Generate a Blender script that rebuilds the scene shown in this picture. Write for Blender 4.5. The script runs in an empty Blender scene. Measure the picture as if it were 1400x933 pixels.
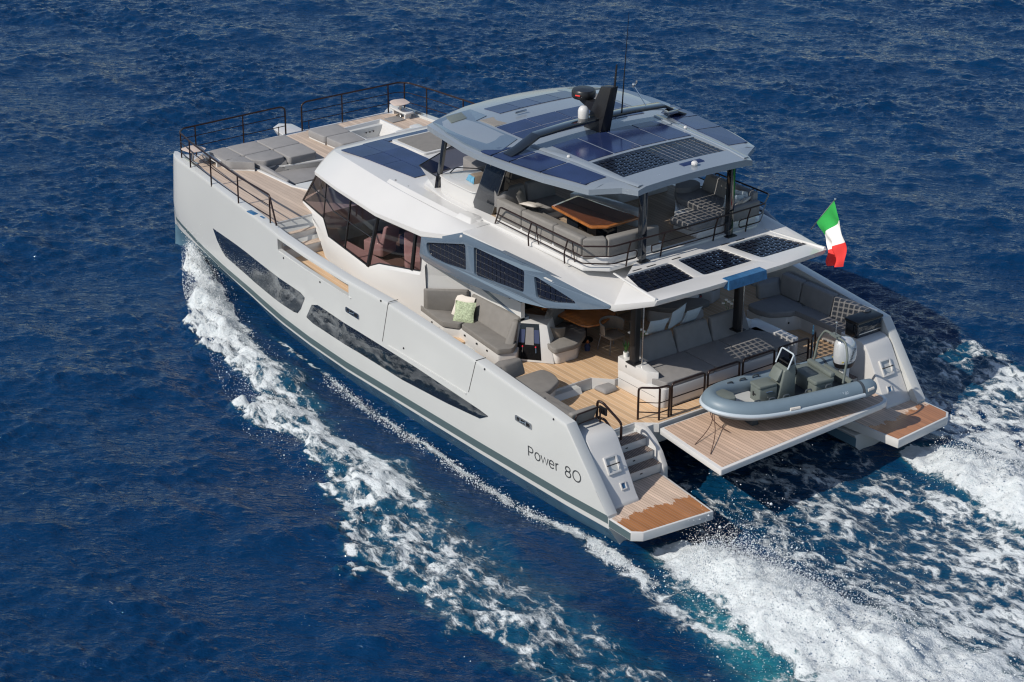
import bpy, bmesh, math, random
import numpy as np
from mathutils import Vector, Matrix
from mathutils.geometry import tessellate_polygon
random.seed(7)
S = bpy.context.scene
R = math.radians
# ------------------------------------------------------------------ camera
cam_d = bpy.data.cameras.new('camera'); cam = bpy.data.objects.new('camera', cam_d)
S.collection.objects.link(cam); S.camera = cam
yaw, pit, rol = -0.6495791753, 0.4207158720, 0.0059082951
f_ = Vector((math.cos(yaw)*math.cos(pit), math.sin(yaw)*math.cos(pit), -math.sin(pit)))
r_ = Vector((math.sin(yaw), -math.cos(yaw), 0)); u_ = r_.cross(f_)
r2 = r_*math.cos(rol)+u_*math.sin(rol); u2 = -r_*math.sin(rol)+u_*math.cos(rol)
cam.matrix_world = Matrix((( r2.x, u2.x, -f_.x, -32.2202), (r2.y, u2.y, -f_.y, 33.4010), (r2.z, u2.z, -f_.z, 24.4592), (0,0,0,1)))
cam_d.sensor_width = 36; cam_d.lens = 2959.09/1400*36
cam_d.clip_start = 1; cam_d.clip_end = 20000
# ------------------------------------------------------------------ sky, sun, exposure
W = bpy.data.worlds.new('World'); S.world = W; W.use_nodes = True
wn = W.node_tree; sky = wn.nodes.new('ShaderNodeTexSky'); sky.sky_type = 'NISHITA'; sky.sun_disc = False
sun_to = Vector((0.05, 1.16, 1.0)).normalized()
sky.sun_elevation = math.asin(sun_to.z); sky.sun_rotation = math.atan2(sun_to.x, sun_to.y)
sky.air_density = 1.0; sky.dust_density = 0.7; sky.ozone_density = 1.6
wn.links.new(sky.outputs[0], wn.nodes['Background'].inputs[0]); wn.nodes['Background'].inputs[1].default_value = 0.112
sl = bpy.data.lights.new('sun', 'SUN'); sl.energy = 4.15; sl.angle = R(0.5); sl.color = (1.0, 0.935, 0.84)
so = bpy.data.objects.new('sun', sl); S.collection.objects.link(so)
so.rotation_euler = (-sun_to).to_track_quat('-Z', 'Y').to_euler(); so.location = (0, 40, 60)
S.view_settings.view_transform = 'Standard'; S.view_settings.look = 'None'
S.view_settings.exposure = 0.0; S.view_settings.gamma = 1.0
S.render.engine = 'CYCLES'; S.cycles.filter_width = 1.2
# ------------------------------------------------------------------ materials
def nodes(m): return m.node_tree.nodes, m.node_tree.links
def mat(name, col, rough=.5, metal=0, spec=.5, var=0., vs=3., bump=0., bs=60., coat=0., coat_r=.05):
    m = bpy.data.materials.new(name); m.use_nodes = True; n, l = nodes(m); p = n['Principled BSDF']
    p.inputs['Base Color'].default_value = (*col, 1); p.inputs['Roughness'].default_value = rough
    p.inputs['Metallic'].default_value = metal; p.inputs['Specular IOR Level'].default_value = spec
    if coat: p.inputs['Coat Weight'].default_value = coat; p.inputs['Coat Roughness'].default_value = coat_r
    g = n.new('ShaderNodeNewGeometry')
    if var:
        t = n.new('ShaderNodeTexNoise'); t.inputs['Scale'].default_value = vs; t.inputs['Detail'].default_value = 6
        l.new(g.outputs['Position'], t.inputs['Vector'])
        r = n.new('ShaderNodeMapRange'); r.inputs[1].default_value = .3; r.inputs[2].default_value = .7
        r.inputs[3].default_value = 1-var; r.inputs[4].default_value = 1+var; l.new(t.outputs[0], r.inputs[0])
        x = n.new('ShaderNodeVectorMath'); x.operation = 'SCALE'; x.inputs[0].default_value = col
        l.new(r.outputs[0], x.inputs['Scale']); l.new(x.outputs[0], p.inputs['Base Color'])
        r3 = n.new('ShaderNodeMapRange'); r3.inputs[3].default_value = rough*.8; r3.inputs[4].default_value = min(1, rough*1.25)
        l.new(t.outputs[0], r3.inputs[0]); l.new(r3.outputs[0], p.inputs['Roughness'])
    if bump:
        t = n.new('ShaderNodeTexNoise'); t.inputs['Scale'].default_value = bs; t.inputs['Detail'].default_value = 4
        l.new(g.outputs['Position'], t.inputs['Vector'])
        b = n.new('ShaderNodeBump'); b.inputs['Strength'].default_value = bump; b.inputs['Distance'].default_value = .02
        l.new(t.outputs[0], b.inputs['Height']); l.new(b.outputs[0], p.inputs['Normal'])
    return m
M = {}
M['hull'] = mat('hull_grey_gelcoat', (.505,.515,.505), .3, var=.02, vs=.6, coat=.5)
M['white'] = mat('white_gelcoat', (.56,.555,.545), .3, var=.02, vs=.8, coat=.4)
M['grey'] = mat('silver_grey_paint', (.105,.145,.195), .22, var=.03, vs=.7, coat=.6)
M['rim'] = mat('pale_grey_paint', (.21,.245,.285), .25, var=.03, vs=.7, coat=.5)
M['stripe'] = mat('slate_stripe_paint', (.075,.11,.118), .3)
M['bottom'] = mat('painted_bottom_shade', (.10,.185,.25), .25, var=.25, vs=1.2)  # pale hull below the chine; its blue-grey shade is put into the colour
M['black'] = mat('black_satin_metal', (.012,.012,.014), .35)
M['dark'] = mat('dark_smoked_panel', (.010,.013,.018), .08, coat=.8)
M['rail'] = mat('bronze_black_rail', (.026,.013,.011), .3, metal=.3)
M['steel'] = mat('stainless', (.55,.55,.55), .2, metal=1)
M['cush'] = mat('grey_fabric', (.205,.195,.183), .9, spec=.2, var=.07, vs=5, bump=.35, bs=90)
M['cush2'] = mat('charcoal_fabric', (.225,.218,.215), .9, spec=.2, var=.07, vs=5, bump=.35, bs=90)
M['pad'] = mat('sunpad_fabric', (.25,.245,.245), .9, spec=.2, var=.05, vs=4, bump=.3, bs=80)
M['pillow'] = mat('cream_pillow', (.62,.58,.53), .9, spec=.1, bump=.4, bs=40)
M['pale_pillow'] = mat('pale_blue_pillow', (.45,.52,.58), .9, spec=.1, bump=.4, bs=40)
M['seam'] = mat('seam_line', (.05,.05,.05), .8)
M['dinghy'] = mat('grey_blue_hypalon', (.15,.205,.25), .45, var=.04, vs=3)
M['dinghy_light'] = mat('pale_rub_strake', (.42,.48,.53), .45)
M['dinghy_dark'] = mat('dark_hypalon_patch', (.05,.06,.07), .5)
M['dseat'] = mat('sage_grey_grp', (.125,.145,.135), .5, var=.05, vs=8)
M['engine'] = mat('silver_cowling', (.55,.57,.59), .25, metal=.25, coat=.6)
M['varnish'] = mat('varnished_teak', (.33,.115,.03), .22, var=.2, vs=6, coat=.8)
M['walnut'] = mat('dark_table_top', (.10,.035,.016), .3, var=.2, vs=7, coat=.3)
M['leaf'] = mat('leaf_green', (.05,.16,.02), .5, var=.3, vs=30)
M['green'] = mat('flag_green', (.02,.33,.06), .8); M['fwhite'] = mat('flag_white', (.75,.74,.72), .8); M['red'] = mat('flag_red', (.68,.035,.03), .8)
M['rope'] = mat('brown_rope', (.10,.055,.04), .9)
M['letter'] = mat('dark_lettering', (.05,.055,.06), .4)
M['orange'] = mat('warm_orange_wood', (.55,.2,.05), .4, var=.15, vs=9)
M['wicker'] = mat('taupe_weave', (.20,.16,.125), .8, var=.15, vs=40)
M['pink'] = mat('rose_beige_upholstery', (.66,.52,.50), .85)
M['navy'] = mat('navy_upholstery', (.03,.045,.11), .7)
M['red_brown'] = mat('russet_cabinet', (.34,.10,.07), .5)
M['grille'] = mat('smoked_black_glass', (.008,.008,.009), .06)
M['interior'] = mat('interior_floor', (.25,.20,.16), .6)
M['flower'] = mat('white_petal', (.75,.74,.70), .7)
M['red_glow'] = mat('red_lens', (.8,.03,.06), .3)
M['cover_blue'] = mat('blue_cover', (.025,.11,.24), .25, var=.2, vs=8, coat=.4)
M['table_beige'] = mat('beige_table', (.55,.45,.39), .5, var=.05, vs=5)
M['gauge'] = mat('blue_screen_cover', (.10,.28,.42), .4, var=.3, vs=14)

def teak(name, base, seam, period=.11, width=.16, axis=1, wet=None, wetfun=None):
    m = bpy.data.materials.new(name); m.use_nodes = True; n, l = nodes(m); p = n['Principled BSDF']
    g = n.new('ShaderNodeNewGeometry'); s = n.new('ShaderNodeSeparateXYZ'); l.new(g.outputs['Position'], s.inputs[0])
    d = n.new('ShaderNodeMath'); d.operation = 'DIVIDE'; d.inputs[1].default_value = period; l.new(s.outputs[axis], d.inputs[0])
    fr = n.new('ShaderNodeMath'); fr.operation = 'FRACT'; l.new(d.outputs[0], fr.inputs[0])
    fl = n.new('ShaderNodeMath'); fl.operation = 'FLOOR'; l.new(d.outputs[0], fl.inputs[0])
    lt = n.new('ShaderNodeMath'); lt.operation = 'LESS_THAN'; lt.inputs[1].default_value = width; l.new(fr.outputs[0], lt.inputs[0])
    wnz = n.new('ShaderNodeTexWhiteNoise'); wnz.noise_dimensions = '1D'; l.new(fl.outputs[0], wnz.inputs['W'])
    gr = n.new('ShaderNodeTexNoise'); gr.inputs['Scale'].default_value = 1; gr.inputs['Detail'].default_value = 5
    mp = n.new('ShaderNodeMapping'); mp.inputs['Scale'].default_value = (2.2, 30, 5) if axis == 1 else (30, 2.2, 5)
    l.new(g.outputs['Position'], mp.inputs[0]); l.new(mp.outputs[0], gr.inputs['Vector'])
    pa = n.new('ShaderNodeTexNoise'); pa.inputs['Scale'].default_value = .9; pa.inputs['Detail'].default_value = 3; l.new(g.outputs['Position'], pa.inputs['Vector'])
    ad = n.new('ShaderNodeMath'); ad.operation = 'MULTIPLY_ADD'; ad.inputs[1].default_value = .30; ad.inputs[2].default_value = .50; l.new(wnz.outputs[0], ad.inputs[0])
    a2 = n.new('ShaderNodeMath'); a2.operation = 'MULTIPLY_ADD'; a2.inputs[1].default_value = .45; l.new(gr.outputs[0], a2.inputs[0]); l.new(ad.outputs[0], a2.inputs[2])
    a3 = n.new('ShaderNodeMath'); a3.operation = 'MULTIPLY_ADD'; a3.inputs[1].default_value = .35; l.new(pa.outputs[0], a3.inputs[0]); l.new(a2.outputs[0], a3.inputs[2])
    sc = n.new('ShaderNodeVectorMath'); sc.operation = 'SCALE'; sc.inputs[0].default_value = base; l.new(a3.outputs[0], sc.inputs['Scale'])
    colr = sc.outputs[0]; rough = None
    if wet:
        x0, soft = wet      # wood is dark and wet where x < x0 with a ragged edge
        nz = n.new('ShaderNodeTexNoise'); nz.inputs['Scale'].default_value = 1; nz.inputs['Detail'].default_value = 9; nz.inputs['Roughness'].default_value = .68
        m2 = n.new('ShaderNodeMapping'); m2.inputs['Scale'].default_value = (2.0, 4.0, 1); l.new(g.outputs['Position'], m2.inputs[0]); l.new(m2.outputs[0], nz.inputs['Vector'])
        e = n.new('ShaderNodeMath'); e.operation = 'MULTIPLY_ADD'; e.inputs[1].default_value = soft; l.new(nz.outputs[0], e.inputs[0]); l.new(s.outputs[0], e.inputs[2])
        w2 = n.new('ShaderNodeMath'); w2.operation = 'LESS_THAN'; w2.inputs[1].default_value = x0+soft*.5; l.new(e.outputs[0], w2.inputs[0])
        sw = n.new('ShaderNodeVectorMath'); sw.operation = 'MULTIPLY'; sw.inputs[1].default_value = (.62,.34,.17); l.new(sc.outputs[0], sw.inputs[0])
        mx0 = n.new('ShaderNodeMix'); mx0.data_type = 'RGBA'; l.new(w2.outputs[0], mx0.inputs[0]); l.new(sc.outputs[0], mx0.inputs[6]); l.new(sw.outputs[0], mx0.inputs[7])
        colr = mx0.outputs[2]
        rr = n.new('ShaderNodeMapRange'); rr.inputs[3].default_value = .65; rr.inputs[4].default_value = .22; l.new(w2.outputs[0], rr.inputs[0]); l.new(rr.outputs[0], p.inputs['Roughness'])
    else: p.inputs['Roughness'].default_value = .65
    mx = n.new('ShaderNodeMix'); mx.data_type = 'RGBA'; l.new(lt.outputs[0], mx.inputs[0]); l.new(colr, mx.inputs[6]); mx.inputs[7].default_value = (*seam, 1)
    l.new(mx.outputs[2], p.inputs['Base Color']); return m
M['teak'] = teak('weathered_teak', (.53,.355,.21), (.64,.50,.36), .14, .12)
M['teak_fore'] = teak('foredeck_teak', (.47,.375,.30), (.36,.28,.22), .13, .10)
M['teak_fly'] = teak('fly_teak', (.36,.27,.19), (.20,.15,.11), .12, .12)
M['teak_plat'] = teak('platform_teak', (.54,.42,.335), (.30,.2,.14), .085, .14, wet=(.95, 1.25))
M['teak_lift'] = teak('lift_teak', (.50,.36,.27), (.26,.17,.12), .10, .12, axis=1)
M['step'] = teak('step_slats', (.27,.21,.18), (.05,.04,.035), .055, .38)

def glass(name, tint=(.25,.27,.3), mixf=.5, rough=.03, diff=None):
    m = bpy.data.materials.new(name); m.use_nodes = True; n, l = nodes(m); n.remove(n['Principled BSDF'])
    tr = n.new('ShaderNodeBsdfTransparent'); tr.inputs[0].default_value = (*tint, 1)
    gl = n.new('ShaderNodeBsdfGlossy'); gl.inputs['Roughness'].default_value = rough
    fr = n.new('ShaderNodeFresnel'); fr.inputs[0].default_value = 1.5
    base = tr
    if diff:
        df = n.new('ShaderNodeBsdfDiffuse'); df.inputs[0].default_value = (*diff[0], 1)
        mm = n.new('ShaderNodeMixShader'); mm.inputs[0].default_value = diff[1]; l.new(tr.outputs[0], mm.inputs[1]); l.new(df.outputs[0], mm.inputs[2]); base = mm
    mx = n.new('ShaderNodeMixShader'); l.new(fr.outputs[0], mx.inputs[0]); l.new(base.outputs[0], mx.inputs[1]); l.new(gl.outputs[0], mx.inputs[2])
    l.new(mx.outputs[0], n['Material Output'].inputs[0]); return m
M['tint'] = glass('tinted_window_glass', (.62,.53,.54))
M['smoke'] = glass('smoked_windscreen', (.16,.17,.22))
M['clear'] = glass('panel_glass', (.96,.96,.96), diff=((.80,.80,.80), .28))
M['pane'] = glass('side_pane_glass', (.80,.82,.84), diff=((.70,.72,.75), .14))
M['hullglass'] = mat('hull_window_glass', (.010,.013,.018), .035, spec=.9, coat=1, coat_r=.02)
M['solar'] = mat('solar_cells', (.016,.028,.085), .14, spec=.6, var=.25, vs=1.5)
M['solar_line'] = mat('solar_grid_line', (.34,.36,.40), .4)
M['cell'] = mat('black_solar_cell', (.006,.009,.02), .25, spec=.5)

# ------------------------------------------------------------------ mesh helpers
ORG = {}
class B:
    def __init__(s): s.v = []; s.f = []; s.m = []; s.mi = 0
    def add(s, vs, fs):
        o = len(s.v); s.v += [tuple(x) for x in vs]; s.f += [tuple(i+o for i in f) for f in fs]; s.m += [s.mi]*len(fs); return s
    def frustum(s, p0, p1):          # two 3-D polygons, bottom and top
        n = len(p0); return s.add(list(p0)+list(p1), [tuple(range(n))[::-1], tuple(range(n, 2*n))]+[(i, (i+1) % n, n+(i+1) % n, n+i) for i in range(n)])
    def prism(s, poly, z0, z1): return s.frustum([(x, y, z0) for x, y in poly], [(x, y, z1) for x, y in poly])
    def box(s, x0, x1, y0, y1, z0, z1): return s.prism([(x0,y0),(x1,y0),(x1,y1),(x0,y1)], z0, z1)
    def loft(s, rings, closed=True, caps=True):
        n = len(rings[0]); fs = []
        for k in range(len(rings)-1):
            for i in range(n if closed else n-1): fs.append((k*n+i, k*n+(i+1) % n, (k+1)*n+(i+1) % n, (k+1)*n+i))
        if caps and closed: fs += [tuple(range(n))[::-1], tuple(range((len(rings)-1)*n, len(rings)*n))]
        return s.add([p for r in rings for p in r], fs)
    def tube(s, pts, r, n=8, closed=False, flat=None):
        pts = [Vector(p) for p in pts]; rings = []; N = len(pts); up = Vector((0,0,1))
        for i, p in enumerate(pts):
            if closed: t = (pts[(i+1) % N]-pts[i-1])
            else: t = (pts[min(i+1, N-1)]-pts[max(i-1, 0)])
            t.normalize(); a = t.cross(up)
            if a.length < .2: a = t.cross(Vector((1,0,0)))
            a.normalize(); b = a.cross(t); rr = r[i] if isinstance(r, (list, tuple)) else r
            rings.append([p+(a*math.cos(2*math.pi*k/n)+b*math.sin(2*math.pi*k/n))*rr for k in range(n)])
        if closed: rings.append(rings[0])
        return s.loft(rings, True, not closed)
    def lathe(s, c, prof, n=20):     # prof: (radius, z)
        return s.loft([[(c[0]+r*math.cos(2*math.pi*k/n), c[1]+r*math.sin(2*math.pi*k/n), c[2]+z) for k in range(n)] for r, z in prof])
    def ell(s, c, rad, n=14, rot=None, p=1.0):
        rg = []
        for j in range(n//2+1):
            th = -math.pi/2+math.pi*j/(n//2)
            ring = []
            for k in range(n):
                a = 2*math.pi*k/n
                sp = lambda q: math.copysign(abs(q)**p, q)
                v = Vector((sp(math.cos(th))*sp(math.cos(a))*rad[0], sp(math.cos(th))*sp(math.sin(a))*rad[1], sp(math.sin(th))*rad[2]))
                if rot: v = rot @ v
                ring.append(v+Vector(c))
            rg.append(ring)
        return s.loft(rg, True, False)
    def plate(s, outer, holes, top, bot):   # 2-D outline with holes, mapped by two functions to 3-D
        loops = [outer]+list(holes); flat = [p for L in loops for p in L]; n = len(flat)
        tris = tessellate_polygon([[Vector((x, y, 0)) for x, y in L] for L in loops])
        fs = [tuple(t) for t in tris]+[tuple(i+n for i in t[::-1]) for t in tris]; o = 0
        for L in loops:
            k = len(L); fs += [(o+i, o+(i+1) % k, o+(i+1) % k+n, o+i+n) for i in range(k)]; o += k
        return s.add([top(x, y) for x, y in flat]+[bot(x, y) for x, y in flat], fs)
    def build(s, name, mats, parent=None, bevel=0, seg=2, smooth=32, local=False, weld=True):
        me = bpy.data.meshes.new(name); o = Vector((0,0,0))
        if parent is not None and not local: o = ORG[parent.name]
        elif parent is None and not local:
            a = np.array(s.v); o = Vector(((a[:,0].min()+a[:,0].max())/2, (a[:,1].min()+a[:,1].max())/2, a[:,2].min()))
        bm = bmesh.new(); vs = [bm.verts.new(Vector(v)-o) for v in s.v]
        for f, mi in zip(s.f, s.m):
            if len(set(f)) < 3: continue
            try: bf = bm.faces.new([vs[i] for i in f]); bf.material_index = mi
            except ValueError: pass
        if weld: bmesh.ops.remove_doubles(bm, verts=bm.verts, dist=1e-4)
        bmesh.ops.recalc_face_normals(bm, faces=bm.faces)
        if bevel:
            es = [e for e in bm.edges if len(e.link_faces) == 2 and e.calc_face_angle(0) > R(24)]
            bmesh.ops.bevel(bm, geom=es, offset=bevel, segments=seg, affect='EDGES', profile=.5, clamp_overlap=True)
        bm.to_mesh(me); bm.free()
        for q in (mats if isinstance(mats, list) else [mats]): me.materials.append(M[q] if isinstance(q, str) else q)
        me.polygons.foreach_set('use_smooth', [True]*len(me.polygons)); me.set_sharp_from_angle(angle=R(smooth))
        ob = bpy.data.objects.new(name, me); S.collection.objects.link(ob)
        if parent is not None: ob.parent = parent; ORG[ob.name] = ORG.get(parent.name, Vector((0,0,0)))
        else: ob.location = o; ORG[ob.name] = o
        return ob
def tag(o, label, cat, group=None):
    o['label'] = label; o['category'] = cat
    if group: o['group'] = group
    return o
def thing(name, loc, label, cat, group=None, rz=0):
    o = bpy.data.objects.new(name, None); o.empty_display_size = .2; S.collection.objects.link(o)
    o.location = loc; o.rotation_euler = (0,0,rz); ORG[o.name] = Vector(loc); return tag(o, label, cat, group)
def dup(root, loc, label, rz=None):
    r = root.copy(); S.collection.objects.link(r); r.location = loc; r['label'] = label
    if rz is not None: r.rotation_euler = (0,0,rz)
    def kids(a, b):
        for ch in list(a.children):
            c = ch.copy(); S.collection.objects.link(c); c.parent = b; kids(ch, c)
    kids(root, r); return r
def rpoly(pts, r, n=4):              # round the corners of a 2-D polygon
    out = []; N = len(pts)
    for i in range(N):
        p = Vector(pts[i]); a = Vector(pts[i-1])-p; b = Vector(pts[(i+1) % N])-p
        ra = min(r[i] if isinstance(r, (list, tuple)) else r, a.length*.48, b.length*.48)
        if ra < 1e-3: out.append(tuple(p)); continue
        p0 = p+a.normalized()*ra; p1 = p+b.normalized()*ra
        for k in range(n+1):
            t = k/n; q = p0*(1-t)**2+p*2*t*(1-t)+p1*t*t; out.append((q.x, q.y))
    return out
def rline(pts, r=.08, n=4):          # round the corners of a 3-D polyline
    pts = [Vector(p) for p in pts]; out = [pts[0]]
    for i in range(1, len(pts)-1):
        p = pts[i]; a = pts[i-1]-p; b = pts[i+1]-p; ra = min(r, a.length*.45, b.length*.45)
        p0 = p+a.normalized()*ra; p1 = p+b.normalized()*ra
        for k in range(n+1):
            t = k/n; out.append(p0*(1-t)**2+p*2*t*(1-t)+p1*t*t)
    return out+[pts[-1]]
def lerp(a, b, t): return tuple(a[i]+(b[i]-a[i])*t for i in range(len(a)))
def mir(pts, s): return [(p[0], p[1]*s)+tuple(p[2:]) for p in pts]
def ip(x, xs, ys): return float(np.interp(x, xs, ys))
# ------------------------------------------------------------------ the yacht: hulls
Y = thing('motor_catamaran', (11.5, 0, -.3), 'large pale grey and white motor catamaran yacht under way on dark blue water', 'yacht')
XO = [1.17,2.65,6,12,14,15.65,18,20,21.6,22.8,23.3,23.6]; YO = [5.27,5.34,5.38,5.38,5.28,5.13,4.8,4.56,4.36,4.24,4.16,4.02]
XS = [1.17,2.65,3.4,6.1,9.9,14,23.6]; ZS = [.56,2.34,2.43,2.69,2.90,2.90,2.86]
XI = [0,15,20,22.5,23.1,23.6]; YI = [2.75,2.75,3.0,3.3,3.42,3.62]
def yo(x, z=2):
    kn = max(0., (x-17)/6.6); o = ip(x, XO, YO); zb = .205+.25*kn*kn
    return o if z >= 1.3 else o-(.065+.10*kn)*(1.3-z)/(1.3-zb)
def yi(x): return ip(x, XI, YI)
def deck_z(x): return .30 if x < 3.2 else 1.40 if x < 5.3 else ip(x, [5.3,7,15.9,15.95,16.6], [1.6,1.6,1.95,1.95,2.80])
SX = [1.17,1.6,2.1,2.65,3.19,3.21,3.4,5.2,5.32,6,7,8,9,10,11,11.72,12,13,14,15.0,15.65,15.9,16.62,17,17.5,18,18.5,19,19.5,20,20.5,20.8,21.2,21.6,22,22.3,22.8,23.1]
def fwd(x, z): return x+.33*max(0, (2.9-z)/2.9)*max(0, (x-21)/2.5)
def ring(x, s, nose=0):
    o = yo(x); i = yi(x); zt = ip(x, XS, ZS); zd = min(deck_z(x)-.06, zt-.04)
    kn = max(0., (x-17)/6.6)                     # fine entry at the bow
    ic = i+.05; bo = o-.07-.10*kn
    cz = .19+.25*kn*kn; cw = min(.30, (o-i)*.15); mid = (o+i)/2+.12*kn
    w = (1-.72*kn); dz_ = .43 if x > 3.3 else .15; iw = .12 if 11.7 < x < 15.7 else .30
    P = [(o-iw, zd), (o-iw, max(zd+.002,zt-dz_)), (o-iw, max(zd+.004,zt-.11)), (o-.30, zt-.012), (o-.285, zt), (o-.045, zt), (o-.012, zt-.015), (yo(x,zt-.06), zt-.06), (yo(x,zt-.11), zt-.11), (yo(x,zt-dz_), zt-dz_), (yo(x,min(1.3,zt-.18)), min(1.3,zt-.18)), (bo+.005, cz+.015), (bo-.02, cz-.012),
         (mid+(bo-.28-mid)*w, -.25), (mid+(bo-.75-mid)*w, -.75), (mid, -1.15), (mid-(mid-i-.45)*w*.6, -.75), (ic+(mid-ic)*(1-w)*.8, -.1), (ic, min(.45,zd-.1)), (i, min(1.15,zd-.03)), (i, zd)]
    if nose:
        P = [(mid+(y-mid)*(1-nose), z) for y, z in P]
    return [(fwd(x, z), y*s, z) for y, z in P]
def hull(s):
    b = B(); rings = [ring(x, s) for x in SX]+[ring(23.32, s, .22), ring(23.45, s, .5), ring(23.52, s, .86)]
    n = len(rings[0])
    for k in range(len(rings)-1):
        for i in range(n):
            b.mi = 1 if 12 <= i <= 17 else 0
            if i in (1, 8) and 11.7 < SX[min(k,len(SX)-1)] < 15.6 and k < len(SX)-1: continue
            b.add([rings[k][i], rings[k][(i+1) % n], rings[k+1][(i+1) % n], rings[k+1][i]], [(0,1,2,3)])
    b.mi = 0
    ka, kb = SX.index(11.72), SX.index(15.65)
    for k in range(ka, kb): b.add([rings[k][1],rings[k][9],rings[k+1][9],rings[k+1][1]], [(0,1,2,3)]); b.add([rings[k][2],rings[k][8],rings[k+1][8],rings[k+1][2]], [(0,1,2,3)])
    for k in (ka, kb): b.add([rings[k][1],rings[k][2],rings[k][8],rings[k][9]], [(0,1,2,3)])
    b.add(rings[0], [tuple(range(n))]); b.add(rings[-1], [tuple(range(n))])
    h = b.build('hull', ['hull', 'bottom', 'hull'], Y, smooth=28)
    # boot stripe
    xs = sorted(list(np.linspace(1.2,23.25,60)))
    def band(z): return [z-.085, z+.10]
    b = B(); rr = []
    for x in xs:
        zc = ip(x, [1.2,13,20,21.5,23.25], [.44,.37,.36,.42,.74]); hh = ip(x, [1.2,8,20,23.25], [.105,.105,.085,.06])
        rr.append([(fwd(x,z), (yo(x,z)+d)*s, z) for z, d in ((zc-hh,-.03),(zc-hh,.006),(zc+hh,.006),(zc+hh,-.03))])
    b.loft(rr); b.build('boot_stripe', 'stripe', h)
    def pan(name, m, pts, d=.007, par=h, bev=0):
        b = B(); t = lambda x, z: (x, (yo(x,z)+d)*s, z); q = lambda x, z: (x, (yo(x,z)-.05)*s, z)
        xs = sorted(set([p[0] for p in pts])); b.plate(pts, [], t, q); return b.build(name, m, par, smooth=30)
    # long hull windows, outline subdivided so that they follow the side
    def sub(pts, d=.6):
        o = []
        for i in range(len(pts)):
            a = Vector(pts[i]); c = Vector(pts[(i+1) % len(pts)]); k = max(1, int((c-a).length/d))
            o += [tuple(a+(c-a)*j/k) for j in range(k)]
        return o
    def strip(name, m, top, bot, d=.008):
        b = B(); rr = []
        x0 = max(top[0][0], bot[0][0]); x1 = min(top[-1][0], bot[-1][0])
        xs = sorted(set(list(np.linspace(min(top[0][0], bot[0][0]), max(top[-1][0], bot[-1][0]), 26))))
        for x in xs:
            zt = ip(x, [p[0] for p in top], [p[1] for p in top]); zb = ip(x, [p[0] for p in bot], [p[1] for p in bot])
            if zt-zb < .01: zb = zt-.01
            zm = min(max(1.3,zb+.003),zt-.003); rr.append([(x, (yo(x,z)+e)*s, z) for z, e in ((zb,-.03),(zb,d),(zm,d),(zt,d),(zt,-.03))])
        b.loft(rr); return b.build(name, m, h)
    strip('hull_window', 'hullglass', [(14.10,1.60),(14.25,1.66),(17,1.58),(18.7,1.55),(20.35,1.48)], [(14.10,1.55),(14.47,1.0),(14.7,.90),(16.06,.83),(17.54,.80),(19.65,.84),(20.03,1.09),(20.35,1.47)])
    strip('hull_window', 'hullglass', [(5.62,1.40),(5.98,1.44),(8.78,1.57),(11.3,1.62),(13.62,1.64),(14.04,1.06)], [(5.62,1.38),(5.83,1.21),(7.38,1.07),(9.32,.97),(11.34,1.0),(13.93,.97),(14.04,1.03)])
    # panel seams of the fold-down bulwark, hawse fittings, side cut-out
    for x0, x1, zt in ((9.86,10.16,2.90),(6.10,6.40,2.66)):
        b = B(); b.plate([(x0,zt),(x0+.022,zt),(x1+.022,1.74),(x1,1.74)], [], lambda x,z:(x,(yo(x,z)+.004)*s,z), lambda x,z:(x,(yo(x,z)-.03)*s,z)); b.build('bulwark_seam', 'seam', h)
        b = B(); z3 = zt+.028; b.box(x0, x0+.02, (5.08)*s, (5.378)*s, z3, z3+.01); b.build('bulwark_seam', 'seam', h)
    for x0, z0 in ((11.55,2.05),(4.22,1.78)):
        b = B(); pts = rpoly([(x0-.32,z0-.075),(x0+.32,z0-.06),(x0+.32,z0+.09),(x0-.32,z0+.075)], .05)
        hole = rpoly([(x0-.25,z0-.045),(x0+.25,z0-.03),(x0+.25,z0+.06),(x0-.25,z0+.045)], .03)
        b.plate(pts, [hole], lambda x,z:(x,(yo(x,z)+.02)*s,z), lambda x,z:(x,(yo(x,z)-.02)*s,z)); hw = b.build('hawse_fitting', 'steel', h)
        b = B(); b.plate(hole, [], lambda x,z:(x,(yo(x,z)+.004)*s,z), lambda x,z:(x,(yo(x,z)-.03)*s,z)); b.build('hawse_recess', 'black', h)
        b = B()
        for q in (-.11,.1): b.box(x0+q-.025, x0+q+.025, (yo(x0)-.02)*s, (yo(x0)+.035)*s, z0-.05, z0+.06)
        b.tube([(x0-.12,(yo(x0)+.025)*s,z0+.02),(x0+.12,(yo(x0)+.025)*s,z0-.01)], .014, 6); b.build('fairlead_horn', 'steel', h)
    b = B(); 
    rr = [[(x,(yo(x)+e)*s,z+dz) for dz,e in ((-.012,-.02),(-.012,.03),(.012,.03),(.012,-.02))] for x, z in ((9.9,1.72),(8,1.70),(6.5,1.66))]
    b.loft(rr); b.build('fold_down_hinge_line', 'hull', h)
    rr = [[(x,(yo(x)+e)*s,z+dz) for dz,e in ((-.014,-.02),(-.014,.022),(.014,.022),(.014,-.02))] for x, z in ((15.6,2.42),(14,2.44),(11.6,2.45))]
    b = B(); b.loft(rr); b.build('opening_sill', 'hull', h)
    for x, z in ((15.3,2.33),(13.2,2.36),(10.2,2.86),(5.75,2.6),(3.1,2.30),(9.2,1.9)):
        b = B(); b.ell((x,(yo(x)+.005)*s,z), (.03,.02,.03), 8); b.build('deck_drain', 'black', h)
    b = B()
    for k in range(3): b.box(23.42,23.47,4.055*s,4.075*s,2.42-.1*k,2.47-.1*k)
    b.build('draught_mark', 'letter', h)
    return h
HP = hull(1); HS = hull(-1)
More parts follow.
